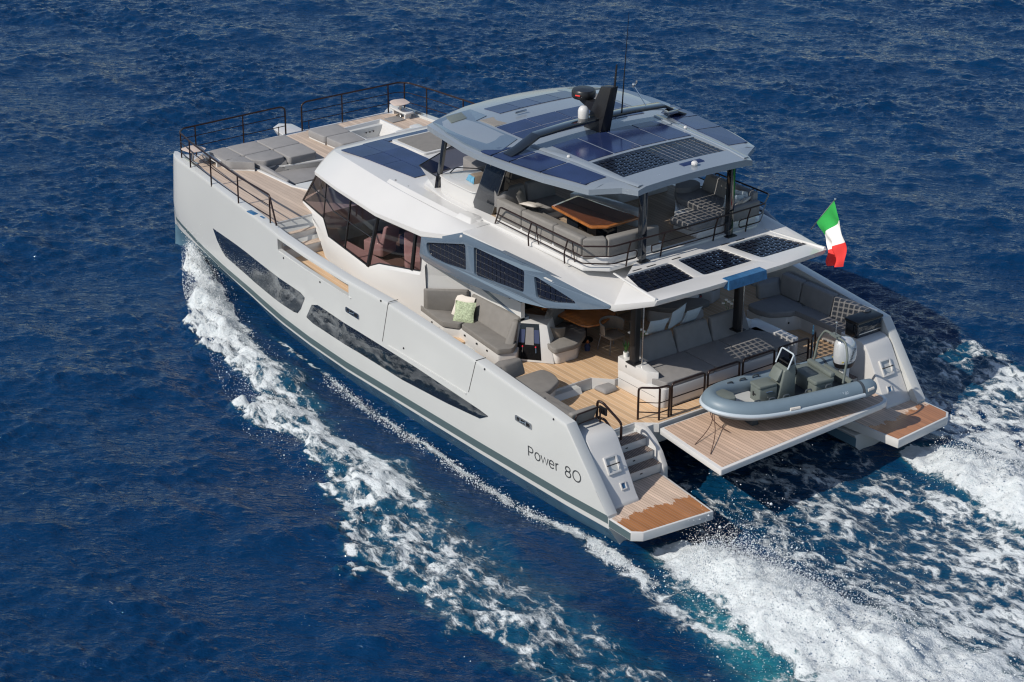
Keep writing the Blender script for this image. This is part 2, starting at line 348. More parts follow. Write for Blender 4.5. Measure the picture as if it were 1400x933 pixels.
# lettering on the quarter: thin geometric strokes, each letter drawn as a flat ribbon
def ribbon(b, pts, w, s, closed=False):
    n = len(pts); L = []; Rr = []
    for i, p in enumerate(pts):
        a = pts[i-1] if (i or closed) else p; c = pts[(i+1) % n] if (i < n-1 or closed) else p
        t = Vector((c[0]-a[0], c[1]-a[1])).normalized(); nrm = Vector((-t.y, t.x))*w/2
        L.append((p[0]+nrm.x, p[1]+nrm.y)); Rr.append((p[0]-nrm.x, p[1]-nrm.y))
    tr = lambda u, v: (4.06-s*u if True else 0, 0, v)
    fs = []; o = len(b.v); V = []
    for (u, v) in L+Rr:
        x = 4.06-u; z = .965+v+u*.03; V.append((x, yo(x, z)+.006, z))
    m = n if closed else n-1
    b.add(V, [(i, (i+1) % n, n+(i+1) % n, n+i) for i in range(m)])
def arc(cx, cy, rx, ry, a0, a1, n=20): return [(cx+rx*math.cos(R(a0+(a1-a0)*k/n)), cy+ry*math.sin(R(a0+(a1-a0)*k/n))) for k in range(n+1)]
w = .034
b = B(); ribbon(b, [(.02,0),(.02,.27)], w, 1); ribbon(b, [(.02,.255)]+arc(.115,.185,.075,.07,90,-90,10)+[(.02,.115)], w, 1); b.build('hull_letter', 'letter', HP, weld=False)
b = B(); ribbon(b, arc(.36,.10,.095,.10,0,360,24)[:-1], w, 1, True); b.build('hull_letter', 'letter', HP, weld=False)
b = B(); ribbon(b, [(.50,.195),(.565,.01),(.635,.19),(.705,.01),(.77,.195)], w, 1); b.build('hull_letter', 'letter', HP, weld=False)
b = B(); ribbon(b, [(.815,.105),(.985,.105)]+arc(.90,.10,.09,.10,5,320,18)[1:], w, 1); b.build('hull_letter', 'letter', HP, weld=False)
b = B(); ribbon(b, [(1.06,0),(1.06,.20)], w, 1); ribbon(b, [(1.06,.12)]+arc(1.14,.13,.075,.07,150,80,6), w, 1); b.build('hull_letter', 'letter', HP, weld=False)
b = B(); ribbon(b, arc(1.50,.07,.095,.075,0,360,22)[:-1], w, 1, True); ribbon(b, arc(1.50,.205,.08,.065,0,360,22)[:-1], w, 1, True); b.build('hull_letter', 'letter', HP, weld=False)
b = B(); ribbon(b, arc(1.81,.135,.135,.14,0,360,28)[:-1], w, 1, True); b.build('hull_letter', 'letter', HP, weld=False)

# ------------------------------------------------------------------ swim platforms, transom blocks, stairs
for s in (1, -1):
    pl = B().prism(rpoly(mir([(1.3,5.06),(1.165,5.08),(1.165,5.225),(.36,5.24),(.18,5.02),(.0,3.05),(2.2,2.78),(2.6,2.78),(2.6,5.0)], s), .02), .27, .492).build('swim_platform', 'white', Y, bevel=.015)
    B().prism(mir([(2.2,2.84),(.06,3.10),(.23,4.99),(.40,5.19),(1.12,5.18),(1.16,5.02),(2.2,4.95)], s), .48, .497).build('teak_decking', 'teak_plat', pl)
    b = B(); b.frustum(mir([(1.15,5.19,.29),(.37,5.20,.29),(.37,5.20,.47),(1.15,5.19,.47)], s), mir([(1.15,5.236,.29),(.37,5.252,.29),(.37,5.252,.47),(1.15,5.236,.47)], s)); b.build('side_stripe', 'stripe', pl)
    B().box(.13,.145,3.6*s,3.95*s,.35,.44).build('boarding_ladder_slot', 'hull', pl)
    # transom block with curved aft face
    prof = [(3.2,.45),(3.2,2.0),(2.62,2.0),(2.46,1.985),(2.33,1.92),(2.22,1.80),(1.52,.66),(1.43,.56),(1.40,.45)]
    b = B(); rr = [[(x, y*s, z) for x, z in prof] for y in (4.10,4.985)]; b.loft(rr)
    tb = b.build('transom_block', 'white', Y, bevel=.03, seg=3, smooth=30)
    def onface(u, y): return (1.52+(2.22-1.52)*u, y*s, .66+(1.80-.66)*u)
    def facepatch(name, m, u0, u1, y0, y1, d, par, t=.02):
        nx, nz = -1.14, .70; L = math.hypot(nx, nz); nx, nz = nx/L*d, nz/L*d; tx, tz = -nx/abs(d)*t, -nz/abs(d)*t
        q = [onface(u0,y0),onface(u0,y1),onface(u1,y1),onface(u1,y0)]
        return B().frustum([(x+nx+tx, y, z+nz+tz) for x,y,z in q], [(x+nx, y, z+nz) for x,y,z in q]).build(name, m, par)
    def faceframe(name, u0, u1, y0, y1, w, d, par):
        n_ = Vector((-1.14,0,.70)).normalized(); wu = w/1.34
        P = lambda e: (lambda u, y: (onface(u,y)[0]+n_.x*e, y*s, onface(u,y)[2]+n_.z*e))
        b = B(); b.plate([(u0,y0),(u0,y1),(u1,y1),(u1,y0)], [rpoly([(u0+wu,y0+w),(u0+wu,y1-w),(u1-wu,y1-w),(u1-wu,y0+w)],.01)], P(d), P(-.01)); return b.build(name, 'white', par, bevel=.006)
    faceframe('locker_frame', .44, .76, 4.34, 4.72, .045, .05, tb)
    facepatch('locker_recess', 'hull', .47, .73, 4.37, 4.69, .004, tb)
    b = B(); p = [onface(.60,4.36),onface(.60,4.70)]; b.tube(rline([(p[0][0],p[0][1],p[0][2]),(p[0][0]-.10,p[0][1],p[0][2]+.06),(p[1][0]-.10,p[1][1],p[1][2]+.06),(p[1][0],p[1][1],p[1][2])], .03), .014); b.build('grab_handle', 'black', tb)
    faceframe('shower_frame', .12, .26, 4.32, 4.49, .03, .03, tb); facepatch('shower_recess', 'cover_blue', .145, .235, 4.35, 4.46, .004, tb)
    # steps up to the aft deck
    for x0, x1, z in ((2.20,2.72,.77),(2.48,3.0,1.0),(2.76,3.26,1.22)):
        st = B().box(x0,x1+.1,2.77*s,4.09*s,z-.26,z-.012).build('stair_step', 'white', Y, bevel=.01)
        B().box(x0-.02,x1-.15,2.80*s,4.07*s,z-.012,z).build('tread', 'step', st)
        B().box(x0-.006,x0+.02,3.35*s,3.42*s,z-.14,z-.11).build('courtesy_light', 'black', st)
    # inner bulwark of the stairway with its curved handholds
    b = B(); b.plate(rpoly([(2.10,.25),(2.12,.66),(2.30,.96),(2.55,1.20),(2.86,1.385),(3.3,1.385),(3.3,.25)],.04), [], lambda x,z:(x,2.765*s,z), lambda x,z:(x,2.63*s,z)); b.build('stair_side', 'white', Y, bevel=.02)
    arch_ = [(2.74,1.38),(1.95,1.38),(1.95,1.22),(2.25,1.12),(2.45,.9),(2.58,.55),(2.64,.1),(2.74,.1)]
    b = B(); b.plate(arch_, [], lambda y,z:(2.92,y*s,z), lambda y,z:(3.3,y*s,z)); b.build('bridgedeck_arch', 'white', Y, smooth=50)
# bridgedeck between the hulls
B().prism([(3.1,-2.8),(3.1,2.8),(21.5,3.2),(22.3,2.2),(22.3,-2.2),(21.5,-3.2)], .95, 1.28).build('bridgedeck', 'hull', Y, bevel=.05)
b = B(); b.prism([(3.0,-2.74),(3.0,2.74),(3.6,2.74),(3.6,-2.74)], .75, 1.3); b.build('aft_crossbeam', 'hull', Y, bevel=.08, seg=3)
B().prism(rpoly([(22.2,-3.5),(22.2,3.5),(23.06,3.35),(23.1,0),(23.06,-3.35)], .1), 1.9, 2.76).build('forward_crossbeam', 'hull', Y, bevel=.06, seg=3)
# ------------------------------------------------------------------ decks
def deck(name, m, poly, z, par=Y, t=.05, holes=()):
    return B().plate(poly, holes, lambda x,y:(x,y,z), lambda x,y:(x,y,z-t)).build(name, m, par)
AP = [(3.22,4.1),(3.22,2.76),(2.83,2.32)]
ad = deck('aft_deck', 'white', [(5.3,-5.06),(3.22,-5.05)]+[(x,-y) for x,y in AP]+AP[::-1]+[(3.22,5.05),(5.3,5.06)], 1.396, t=.22)
deck('teak_decking', 'teak', [(5.3,-5.05),(3.26,-5.04),(3.26,-2.74),(2.89,-2.28),(2.89,2.28),(3.26,2.74),(3.26,5.04),(5.3,5.05)], 1.402, ad, .02)
STEP = [(5.22,-5.07),(5.5,-3.3),(5.5,-2.25),(5.08,-1.85),(5.08,1.85),(5.5,2.25),(5.5,3.3),(5.22,5.07)]
cd = deck('cockpit_deck', 'white', STEP+[(11.0,5.07),(11.0,-5.07)], 1.594, t=.3)
deck('teak_decking', 'teak', [(x+.03,y) for x,y in STEP]+[(11.0,5.06),(11.0,-5.06)], 1.600, cd, .02)
for s in (1,-1):
    b = B(); xs = [9.0,11,13,15.0,15.95]
    rr = [[(x, 5.08*s, ip(x,[7,15.95],[1.603,1.95])), (x, 2.6*s, ip(x,[7,15.95],[1.603,1.95])), (x,2.6*s,1.3), (x,5.08*s,1.3)] for x in xs]
    rr = [[(x,min(5.08,yo(x)-.28)*s,z) if abs(y)>4 else (x,y,z) for x,y,z in r] for r in rr]
    b.loft(rr); b.build('side_deck', 'teak', Y)
    for x0, x1, z in ((15.95,16.62,2.25),(16.30,16.66,2.53)):
        st = B().prism(mir([(x0,3.40),(x0,yo(x0)-.28),(x1,yo(x1)-.28),(x1,3.36)], s), z-.32, z-.012).build('foredeck_step', 'white', Y, bevel=.008)
        B().prism(mir([(x0-.012,3.43),(x0-.012,yo(x0)-.32),(x1-.02,yo(x1)-.32),(x1-.02,3.40)], s), z-.013, z).build('tread', 'teak_fore', st)
        b = B(); yy = yo(x0)-.75; b.ell((x0-.005,yy*s,z-.14),(.02,.03,.03),8); b.build('courtesy_light', 'white', st)
WELL = [(21.75,3.05),(18.95,2.62),(17.6,2.62),(17.6,-2.3),(20.2,-2.3),(20.45,.45),(20.60,2.40),(21.1,2.85)]
WELL = [(21.15,2.72),(18.9,2.58),(17.9,2.2),(17.9,-1.9),(19.6,-1.9),(20.25,.5),(20.5,1.9)]
TUB = [(22.34,-1.40),(22.40,-2.78),(21.15,-2.80),(20.85,-1.38)]
outl = [(16.66,3.3),(16.66,4.78)]+[(x, yo(x)-.29) for x in (17.5,18.5,20,21.6,22.6)]+[(23.06,3.9),(23.08,3.3),(23.1,0)]
outl = outl+[(x,-y) for x,y in outl[-2::-1]]
fd = deck('foredeck', 'white', outl, 2.795, t=.30, holes=[WELL, TUB])
ins = [(16.70,3.3),(16.70,4.74)]+[(x, yo(x)-.33) for x in (17.5,18.5,20,21.6,22.5)]+[(22.98,3.3),(23.02,0)]
ins = ins+[(x,-y) for x,y in ins[-2::-1]]
def grow(poly, d):
    c = Vector((sum(p[0] for p in poly)/len(poly), sum(p[1] for p in poly)/len(poly)))
    return [tuple(Vector(p)+(Vector(p)-c).normalized()*d) for p in poly]
deck('teak_decking', 'teak_fore', ins, 2.801, fd, .02, holes=[grow(WELL,.09), grow(TUB,.07)])
# lounge well with its white coaming, hot tub shell
b = B(); b.plate(grow(WELL,.10), [WELL], lambda x,y:(x,y,2.84), lambda x,y:(x,y,2.75)); wl = b.build('well_coaming', 'white', Y, bevel=.015)
deck('well_floor', 'teak_fore', grow(WELL,.02), 2.30, wl, .05)
b = B(); n = len(WELL); b.add([(x,y,2.80) for x,y in WELL]+[(x,y,2.28) for x,y in WELL], [(i,(i+1)%n,n+(i+1)%n,n+i) for i in range(n)]); b.build('well_side', 'white', wl)
b = B(); rings = [[(x,y,2.86) for x,y in grow(TUB,.08)],[(x,y,2.86) for x,y in TUB],[(x,y,2.62) for x,y in grow(TUB,-.12)],[(x,y,2.30) for x,y in grow(TUB,-.36)]]
b.loft(rings, True, False); b.add(rings[-1], [(0,1,2,3)]); b.add([(x,y,2.80) for x,y in grow(TUB,.08)]+rings[0], [(0,1,5,4),(1,2,6,5),(2,3,7,6),(3,0,4,7)])
tub = b.build('hot_tub', 'white', Y, smooth=20)
b = B(); b.frustum([(22.22,-1.66,2.3),(22.22,-1.95,2.3),(21.1,-1.95,2.3),(21.05,-1.66,2.3)], [(22.25,-1.62,2.60),(22.25,-1.72,2.60),(20.98,-1.72,2.60),(20.96,-1.62,2.60)]); b.build('tub_seat', 'white', tub, bevel=.03)
b = B(); 
for k in range(3): b.ell((22.16-.0*k,-2.1-.14*k,2.62), (.02,.03,.03), 8)
b.build('tub_control', 'black', tub)
b = B(); b.prism(rpoly([(20.80,-2.2),(20.80,-2.95),(20.1,-3.1),(19.4,-2.9),(20.2,-2.2)], .2), 2.80, 3.02); b.build('tub_surround', 'white', Y, bevel=.05, seg=3)
b = B(); b.prism(rpoly([(21.2,-3.05),(21.25,-3.45),(18.2,-3.2),(18.2,-2.85)], .1), 2.80, 2.92); b.build('side_coaming', 'white', Y, bevel=.03)
# bow fitting over the anchor
b = B(); b.frustum([(22.9,-.35,2.62),(23.6,-.28,2.62),(23.8,0,2.62),(23.6,.28,2.62),(22.9,.35,2.62)], [(22.9,-.42,2.80),(23.75,-.36,2.84),(23.98,0,2.86),(23.75,.36,2.84),(22.9,.42,2.80)]); b.build('bow_platform', 'white', Y, bevel=.03, seg=3)
for s in (1,-1):   # mooring cleats, deck hatches and bow chocks
    b = B(); b.tube([(22.35,4.02*s,2.88),(22.75,4.0*s,2.88)], .05, 8); b.tube([(21.95,4.10*s,2.89),(22.25,4.06*s,2.89)], .055, 8); b.build('mooring_bollard', 'steel', Y)
    B().box(22.0,22.5,3.0*s,3.5*s,2.80,2.83).build('deck_hatch', 'cush2', Y, bevel=.01)
    B().box(16.95,17.15,4.72*s,4.78*s,2.87,2.90).build('stair_light', 'cover_blue', Y)
    B().box(17.35,17.75,4.70*s,4.86*s,2.862,2.90).build('fairlead', 'cover_blue', Y, bevel=.02)
# ------------------------------------------------------------------ cabin
UP = [(16.45,3.30,4.02),(15.7,3.46,4.02),(15.0,3.56,4.02),(12.8,3.78,4.02),(12.2,3.80,4.03),(10.65,3.77,4.10)]
LO = [(17.62,3.06,2.86),(15.85,3.50,2.96),(15.36,3.66,2.60),(12.95,3.95,2.57),(12.55,3.86,2.76),(10.85,3.70,3.06)]
BA = [(16.7,3.40,2.75),(15.93,3.57,2.2),(15.4,3.72,1.85),(12.95,4.08,1.8),(12.4,4.04,1.75),(10.9,3.72,1.7)]
cb = Y
for s in (1,-1):
    b = B(); rows = []
    for lo, ba in zip(LO+[(10.55,3.73,3.40)], BA+[(10.55,3.70,1.7)]):
        sh = (lo[0]-.02, lo[1]+.05, lo[2]-.10)
        rows.append([lo, sh, lerp(sh, ba, .5), ba, (ba[0], ba[1]-.25, ba[2])])
    b.loft([mir(r, s) for r in rows], False, False)
    b.build('cabin_wall', 'white', cb, smooth=24)
    gpan = B(); m1 = lambda i: lerp(LO[i], UP[i], .5)
    gpan.loft([mir([LO[i], UP[i]], s) for i in range(len(LO))], False, False)
    wdw = gpan.build('side_window', 'tint', cb, smooth=8)
    b = B()
    for i in (1,):
        b.tube(mir([LO[i], UP[i]], s), .018, 6)
    for (p, q, r) in ((LO[3],lerp(UP[3],UP[4],.2),.06),(lerp(LO[2],LO[3],.42),lerp(UP[2],UP[3],.36),.03),(lerp(LO[4],LO[5],.8),lerp(UP[4],UP[5],.82),.06)): b.tube(mir([p,q], s), r, 6)
    b.tube(mir([lerp(LO[i],UP[i],.56) for i in range(4)], s), .016, 6)
    b.tube(mir([lerp(LO[0],LO[1],0), lerp(LO[1],LO[2],0)], s), .02, 6); b.tube(mir(LO[1:], s), .02, 6); b.tube(mir(UP, s), .015, 6)
    b.tube(mir([LO[0], UP[0]], s), .025, 6)
    b.build('mullion', 'black', wdw)
# front windscreen, curved across
fr = [(17.62,3.06),(18.05,2.2),(18.2,0),(18.05,-2.2),(17.62,-3.06)]; ft = [(16.45,3.30),(17.2,2.2),(17.3,0),(17.2,-2.2),(16.45,-3.30)]
B().loft([[(x,y,2.86),(u,v,4.02)] for (x,y),(u,v) in zip(fr,ft)], False, False).build('windscreen', 'tint', cb, smooth=8)
b = B()
for (x,y),(u,v) in zip(fr,ft): b.tube([(x,y,2.86),(u,v,4.02)], .03, 6)
b.build('windscreen_frame', 'black', cb)
B().prism([(17.6,3.05),(18.05,2.2),(18.2,0),(18.05,-2.2),(17.6,-3.05),(16.4,-3.2),(16.4,3.2)], 2.3, 2.85).build('cabin_front', 'white', cb)
B().prism([(16.9,-3.3),(16.9,3.3),(15.4,3.5),(10.0,3.45),(10.0,-3.45),(15.4,-3.5)], 1.5, 1.66).build('saloon_floor', 'interior', cb)
# aft cabin corner and the saloon doors
for s in (1,-1):
    b = B(); P0 = [(10.9,3.68),(10.56,3.71),(9.76,2.92),(7.62,2.86),(7.62,2.74),(9.6,2.74),(10.75,3.2)]
    b.prism(mir(P0, s), 1.6, 3.05); b.frustum(mir([(x,y,3.05) for x,y in P0[:3]+P0[-2:]], s), mir([(10.85,3.70,3.50),(10.50,3.70,3.50),(9.72,2.98,3.5),(9.6,2.74,3.5),(10.75,3.2,3.5)], s)); b.build('cabin_aft_wall', 'white', cb, smooth=20)
    b = B(); b.plate([(9.3,3.05),(8.0,3.05),(9.3,3.40)], [], lambda x,z:(x,2.93*s,z), lambda x,z:(x,2.86*s,z)); b.build('corner_window', 'grille', cb)
    b = B(); b.frustum(mir([(9.75,2.92,3.0),(7.62,2.86,2.55),(7.62,2.6,2.55),(9.75,2.6,3.0)], s), mir([(9.75,2.92,3.12),(7.62,2.86,2.62),(7.62,2.6,2.62),(9.75,2.6,3.12)], s)); b.build('side_shelf', 'grey', cb)
b = B(); b.box(9.9,9.95,-2.7,2.7,1.6,4.55); b.build('saloon_door', 'tint', cb)
b = B()
for y in (-2.7,-1.35,0,1.35,2.7): b.box(9.88,9.97,y-.04,y+.04,1.6,4.55)
b.build('door_frame', 'black', cb)
# things seen through the saloon windows
for (x0,x1,y0,y1,z0,z1,m,nm,lb) in ((15.6,13.2,2.95,3.35,1.66,2.2,'red_brown','galley_cabinet','russet cabinet behind the side window beside the stairs'),):
    t = thing(nm, ((x0+x1)/2,(y0+y1)/2,z0), lb, 'cabinet'); B().box(x1,x0,y0,y1,z0,z1).build('carcass', m, t, bevel=.03); B().box(x1-.02,x0+.02,y0-.02,y1+.02,z1,z1+.03).build('worktop', 'pink', t)
def armchair(x, y, rz, lb, m='pink'):
    t = thing('saloon_chair', (x,y,1.66), lb, 'armchair', 'chairs seen through the saloon windows', rz)
    B().prism(rpoly([(-.35,-.35),(.35,-.35),(.35,.35),(-.35,.35)],.1), .12, .5).build('seat', m, t, bevel=.05, seg=3, local=True)
    B().frustum([(-.38,-.35,.4),(-.24,-.35,.4),(-.24,.35,.4),(-.38,.35,.4)], [(-.52,-.33,1.05),(-.40,-.33,1.05),(-.40,.33,1.05),(-.52,.33,1.05)]).build('backrest', m, t, bevel=.04, seg=3, local=True)
    B().lathe((0,0,0), [(.2,0),(.2,.03),(.04,.05),(.04,.13)]).build('pedestal', 'black', t, local=True)
armchair(15.3, 2.0, 0.3, 'rose upholstered helm chair behind the forward part of the side window')
armchair(13.6, 1.9, 2.6, 'rose upholstered armchair behind the middle of the side window')
armchair(12.1, 2.25, 1.2, 'rose upholstered armchair behind the aft end of the side window')
t = thing('saloon_table', (11.6,1.7,1.66), 'pale low table inside the saloon behind the aft side window', 'table'); B().box(11.1,12.6,1.3,2.0,2.05,2.11).build('table_top', 'pillow', t, bevel=.02); B().lathe((11.8,1.65,1.66), [(.25,0),(.25,.03),(.05,.05),(.05,.4)]).build('pedestal', 'black', t)
t = thing('saloon_sofa', (14.4,.9,1.66), 'navy sofa across the saloon behind the russet cabinet', 'sofa'); B().box(13.6,15.4,.6,1.3,1.66,2.1).build('seat', 'navy', t, bevel=.06); B().box(13.6,15.4,.4,.62,1.9,2.6).build('backrest', 'navy', t, bevel=.06)
# ------------------------------------------------------------------ main roof
def quadgrid(f, nu, nv): return [[f(i/nu, j/nv) for j in range(nv+1)] for i in range(nu+1)]
CX = [8.87,9.6,10.62,12.7,15.0,16.40,16.95,17.30,17.40]; CL = [3.78,3.79,3.83,3.86,3.62,3.40,2.85,2.20,1.6]
CB = [4.62,4.35,4.10,4.03,4.03,4.03,4.06,4.08,4.10]; CC = [3.40,3.34,3.32,3.22,2.98,2.75,2.35,1.95,1.45]; CZ = [4.80,4.775,4.74,4.72,4.70,4.62,4.48,4.30,4.24]
CE = [4.74,4.52,4.30,4.19,4.18,4.18,4.18,4.17,4.17]
b = B(); rr = []
for x, l, zb, c, zc, ze in zip(CX, CL, CB, CC, CZ, CE):
    h = [(l-.25, zb), (l-.03, zb), (l, zb+.03), (l, ze-.03), (l-.04, ze), ((l*.45+c*.55), ze*.4+zc*.6), (c, zc), (c-.25, zc+.015), (c*.5, zc+.03), (0, zc+.035)]
    rr.append([(x, y, z) for y, z in h]+[(x, -y, z) for y, z in h[-2::-1]])
b.loft(rr)
roof = b.build('coachroof', 'white', Y, smooth=26)
HOL = [[(4.24,2.30),(4.24,.93),(3.12,1.08),(3.12,2.66)], [(4.24,.68),(4.24,-.68),(3.12,-.80),(3.12,.80)], [(4.24,-.93),(4.24,-2.30),(3.12,-2.66),(3.12,-1.08)]]
aft = [(2.58,-2.74),(2.50,-1.2),(2.50,1.2),(2.58,2.74),(3.68,3.12),(4.6,3.36),(5.7,3.60),(8.87,3.76)]
drp = lambda x, y: -.38*min(1,max(0,(abs(y)-2.74)/.38))*min(1,max(0,(6.4-x)/2.6)); aft = aft+[(8.87,-3.76)]+[(x,-y) for x,y in aft[-2:3:-1]]
b = B(); b.plate(aft, [rpoly(h,.10) for h in HOL], lambda x,y:(x,y,4.80+drp(x,y)), lambda x,y:(x+(.10 if x<3 else 0),y,4.63+drp(x,y))); ra = b.build('aft_roof', 'white', Y, bevel=.028, seg=3, smooth=30)
def solar(name, quad, nu, nv, par, lattice=False, gap=.02, th=.02, lift=.004, seamw=.012):
    """quad: fwd-port, fwd-stbd, aft-stbd, aft-port corners on the surface"""
    a, c, d, e = [Vector(q) for q in quad]; P = lambda u, v: (a*(1-u)+c*u)*(1-v)+(e*(1-u)+d*u)*v
    up = Vector((0,0,1)); W_ = (c-a).length; H_ = (e-a).length
    if not lattice:
        b = B(); b.frustum([tuple(q-up*th) for q in (a,c,d,e)], [tuple(q+up*lift) for q in (a,c,d,e)]); o = b.build(name, 'solar', par)
        b = B(); w = seamw
        for i in range(1, nu): b.add([tuple(P(i/nu+k*w/W_/2, v)+up*(lift+.003)) for k, v in ((-1,0),(1,0),(1,1),(-1,1))], [(0,1,2,3)])
        for j in range(1, nv): b.add([tuple(P(u, j/nv+k*w/H_/2)+up*(lift+.003)) for k, u in ((-1,0),(-1,1),(1,1),(1,0))], [(0,1,2,3)])
        if b.v: b.build('grid_line', 'solar_line', o)
        return o
    b = B(); b.add([tuple(q-up*.014) for q in (a,c,d,e)], [(0,1,2,3)]); o = b.build(name, 'clear', par)
    b = B(); gu = gap/W_/2; gv = gap/H_/2
    for i in range(nu):
        for j in range(nv):
            u0, u1, v0, v1 = i/nu+(gu if i else 0), (i+1)/nu-(gu if i < nu-1 else 0), j/nv+(gv if j else 0), (j+1)/nv-(gv if j < nv-1 else 0)
            q = [P(u0,v0),P(u1,v0),P(u1,v1),P(u0,v1)]
            b.frustum([tuple(p-up*.001) for p in q], [tuple(p+up*.003) for p in q])
    b.build('solar_cell', 'cell', o); return o
for h in HOL:
    f0, f1, a1, a0 = h; q = [(4.20,f0[1]-.01,4.775),(4.20,f1[1]+.01,4.775),(3.14,a1[1]+.01,4.775),(3.14,a0[1]-.01,4.775)]
    solar('roof_solar_panel', q, 8, 6, Y, True, .040)
b = B(); b.frustum([(2.425,-.62,4.585),(2.425,.62,4.585),(2.62,.62,4.585),(2.62,-.62,4.585)], [(2.455,-.60,4.815),(2.455,.60,4.815),(2.70,.60,4.815),(2.70,-.60,4.815)]); b.build('lamp_cover', 'cover_blue', ra)
for s in (1,-1): 
    b = B(); b.frustum(mir([(2.62,2.68,4.79),(4.5,2.42,4.79),(4.5,2.34,4.79),(2.62,2.76,4.79)][:2]+[(4.5,2.50,4.79),(2.62,2.78,4.79)], s), mir([(2.64,2.70,4.85),(4.5,2.44,4.812),(4.5,2.48,4.812),(2.64,2.76,4.85)], s)); b.build('drip_rail', 'white', ra, bevel=.015)
for y in (1.75,1.3,-1.1,-1.6,.5):
    B().box(4.30,4.34,y,y+.28,4.80,4.806).build('drain_slot', 'black', ra)
# forward roof panels
Z = lambda x, y: 4.745+.02*(1-abs(y)/3)-.012*max(0,x-13)-.055*max(0, x-15.4)**1.5
fl = lambda x: 2.64-(16.2-x)*.075
PQ = []
for x0, x1 in ((16.2,15.215),(15.2,14.335),(14.32,12.95)):
    for s in (1,-1): PQ += [[(x0,fl(x0)*s),(x0,1.90*s),(x1,1.90*s),(x1,fl(x1)*s)][::s]]
    PQ += [[(x0+.05,1.885),(x0+.08,1.22),(x1,1.22),(x1,1.885)], [(x0+.08,-.97),(x0+.05,-1.885),(x1,-1.885),(x1,-.97)]]
PQ += [[(16.28,1.20),(16.28,-.95),(15.98,-.95),(15.98,1.20)]]
for q in PQ: solar('roof_solar_panel', [(x,y,Z(x,y)+.012) for x,y in q], 1, 1, Y)
b = B(); hp = rpoly([(15.92,1.16),(15.92,-.9),(14.3,-.9),(14.3,1.16)], .12); b.plate(hp, [], lambda x,y:(x,y,Z(x,y)+.05), lambda x,y:(x,y,Z(x,y)-.05)); hh = b.build('sliding_hatch', 'white', Y, bevel=.02)
b = B(); hp = rpoly([(15.82,1.04),(15.82,-.8),(14.4,-.8),(14.4,1.04)], .1); b.plate(hp, [], lambda x,y:(x,y,Z(x,y)+.058), lambda x,y:(x,y,Z(x,y)+.03)); b.build('hatch_pad', 'cush', hh)
b = B()
for k, x in enumerate((13.0,12.4,11.9,11.3,10.6,9.9)): b.ell((x,2.98,4.79), (.03,.03,.02), 8)
b.build('roof_vent_cap', 'black', roof)
b = B(); b.frustum([(9.9,3.30,4.74),(9.9,2.92,4.74),(9.1,2.85,4.74),(9.1,3.36,4.74)], [(9.8,3.2,4.9),(9.8,2.95,4.9),(9.3,2.9,4.9),(9.3,3.2,4.9)]); b.build('leg_foot', 'white', roof, bevel=.03)
for s in (1,-1):
    b = B(); b.loft([[(x,y0*s,z0),(x,(y0+.10)*s,z0+.005),(x,(y0-.02)*s,z0+.085),(x,(y0-.35)*s,z0+.09),(x,(y0-.4)*s,z0-.02)] for x,y0,z0 in ((13.2,3.06,4.70),(11.5,3.16,4.735),(9.85,3.22,4.75),(9.25,3.16,4.76),(9.15,3.0,4.745))]); b.build('roof_crease', 'white', roof, smooth=24)
# side screens with glazed panes
FO = [(10.62,4.14),(10.2,4.20),(8.95,4.74),(8.6,4.75),(6.4,4.75),(5.7,4.70),(4.6,4.52),(3.76,4.38),(3.78,4.30),(4.6,4.05),(5.67,3.78),(6.6,3.66),(8.17,3.47),(8.9,3.42),(10.6,3.44),(10.78,3.55)]
H1 = [(10.42,4.02),(8.74,4.50),(8.72,3.79),(9.65,3.68),(10.2,3.66),(10.38,3.74)]; H2 = [(8.40,4.54),(6.38,4.55),(6.40,3.95),(8.38,3.77)]; H3 = [(6.06,4.50),(5.9,4.50),(4.78,4.22),(4.74,4.16),(5.4,4.0),(5.97,3.95)]
for s in (1,-1):
    yf = lambda x: ip(x, [3.7,4.6,5.7,6.5,9,10.7], [3.14,3.38,3.62,3.72,3.77,3.80])
    b = B(); b.plate(rpoly(FO,.06), [rpoly(h,.09) for h in (H1,H2,H3)], lambda x,z:(x,(yf(x)+.012-.10*max(0,3.9-z))*s,z), lambda x,z:(x,(yf(x)-.13-.05*max(0,3.9-z))*s,z))
    sc = b.build('side_screen', 'grey', Y, bevel=.022, seg=2, smooth=30)
    for h in (H1,H2,H3):
        b = B(); b.plate(h, [], lambda x,z:(x,(yf(x)-.056)*s,z), lambda x,z:(x,(yf(x)-.058)*s,z)); pn = b.build('glass_pane', 'pane', Y)
        b = B(); xs0 = min(p[0] for p in h); xs1 = max(p[0] for p in h)
        x = xs0+.03
        def inside(x, z):
            c = False; 
            for i in range(len(h)):
                (xa,za),(xb,zb) = h[i],h[i-1]
                if (za>z) != (zb>z) and x < (xb-xa)*(z-za)/(zb-za)+xa: c = not c
            return c
        x = xs0+.02
        while x < xs1-.05:
            z = 3.68
            while z < 4.62:
                q = [(x,z),(x+.146,z),(x+.146,z+.158),(x,z+.158)]
                if sum(inside(*p) for p in q) >= 1: b.frustum([(u,(yf(u)-.052)*s,w) for u,w in q], [(u,(yf(u)-.047)*s,w) for u,w in q])
                z += .172
            x += .164
        b.build('solar_cell', 'cell', pn)
    b = B(); b.tube([(8.8,3.70*s,4.50),(7.4,3.66*s,3.95)], .02, 6); b.build('gas_strut', 'black', sc)
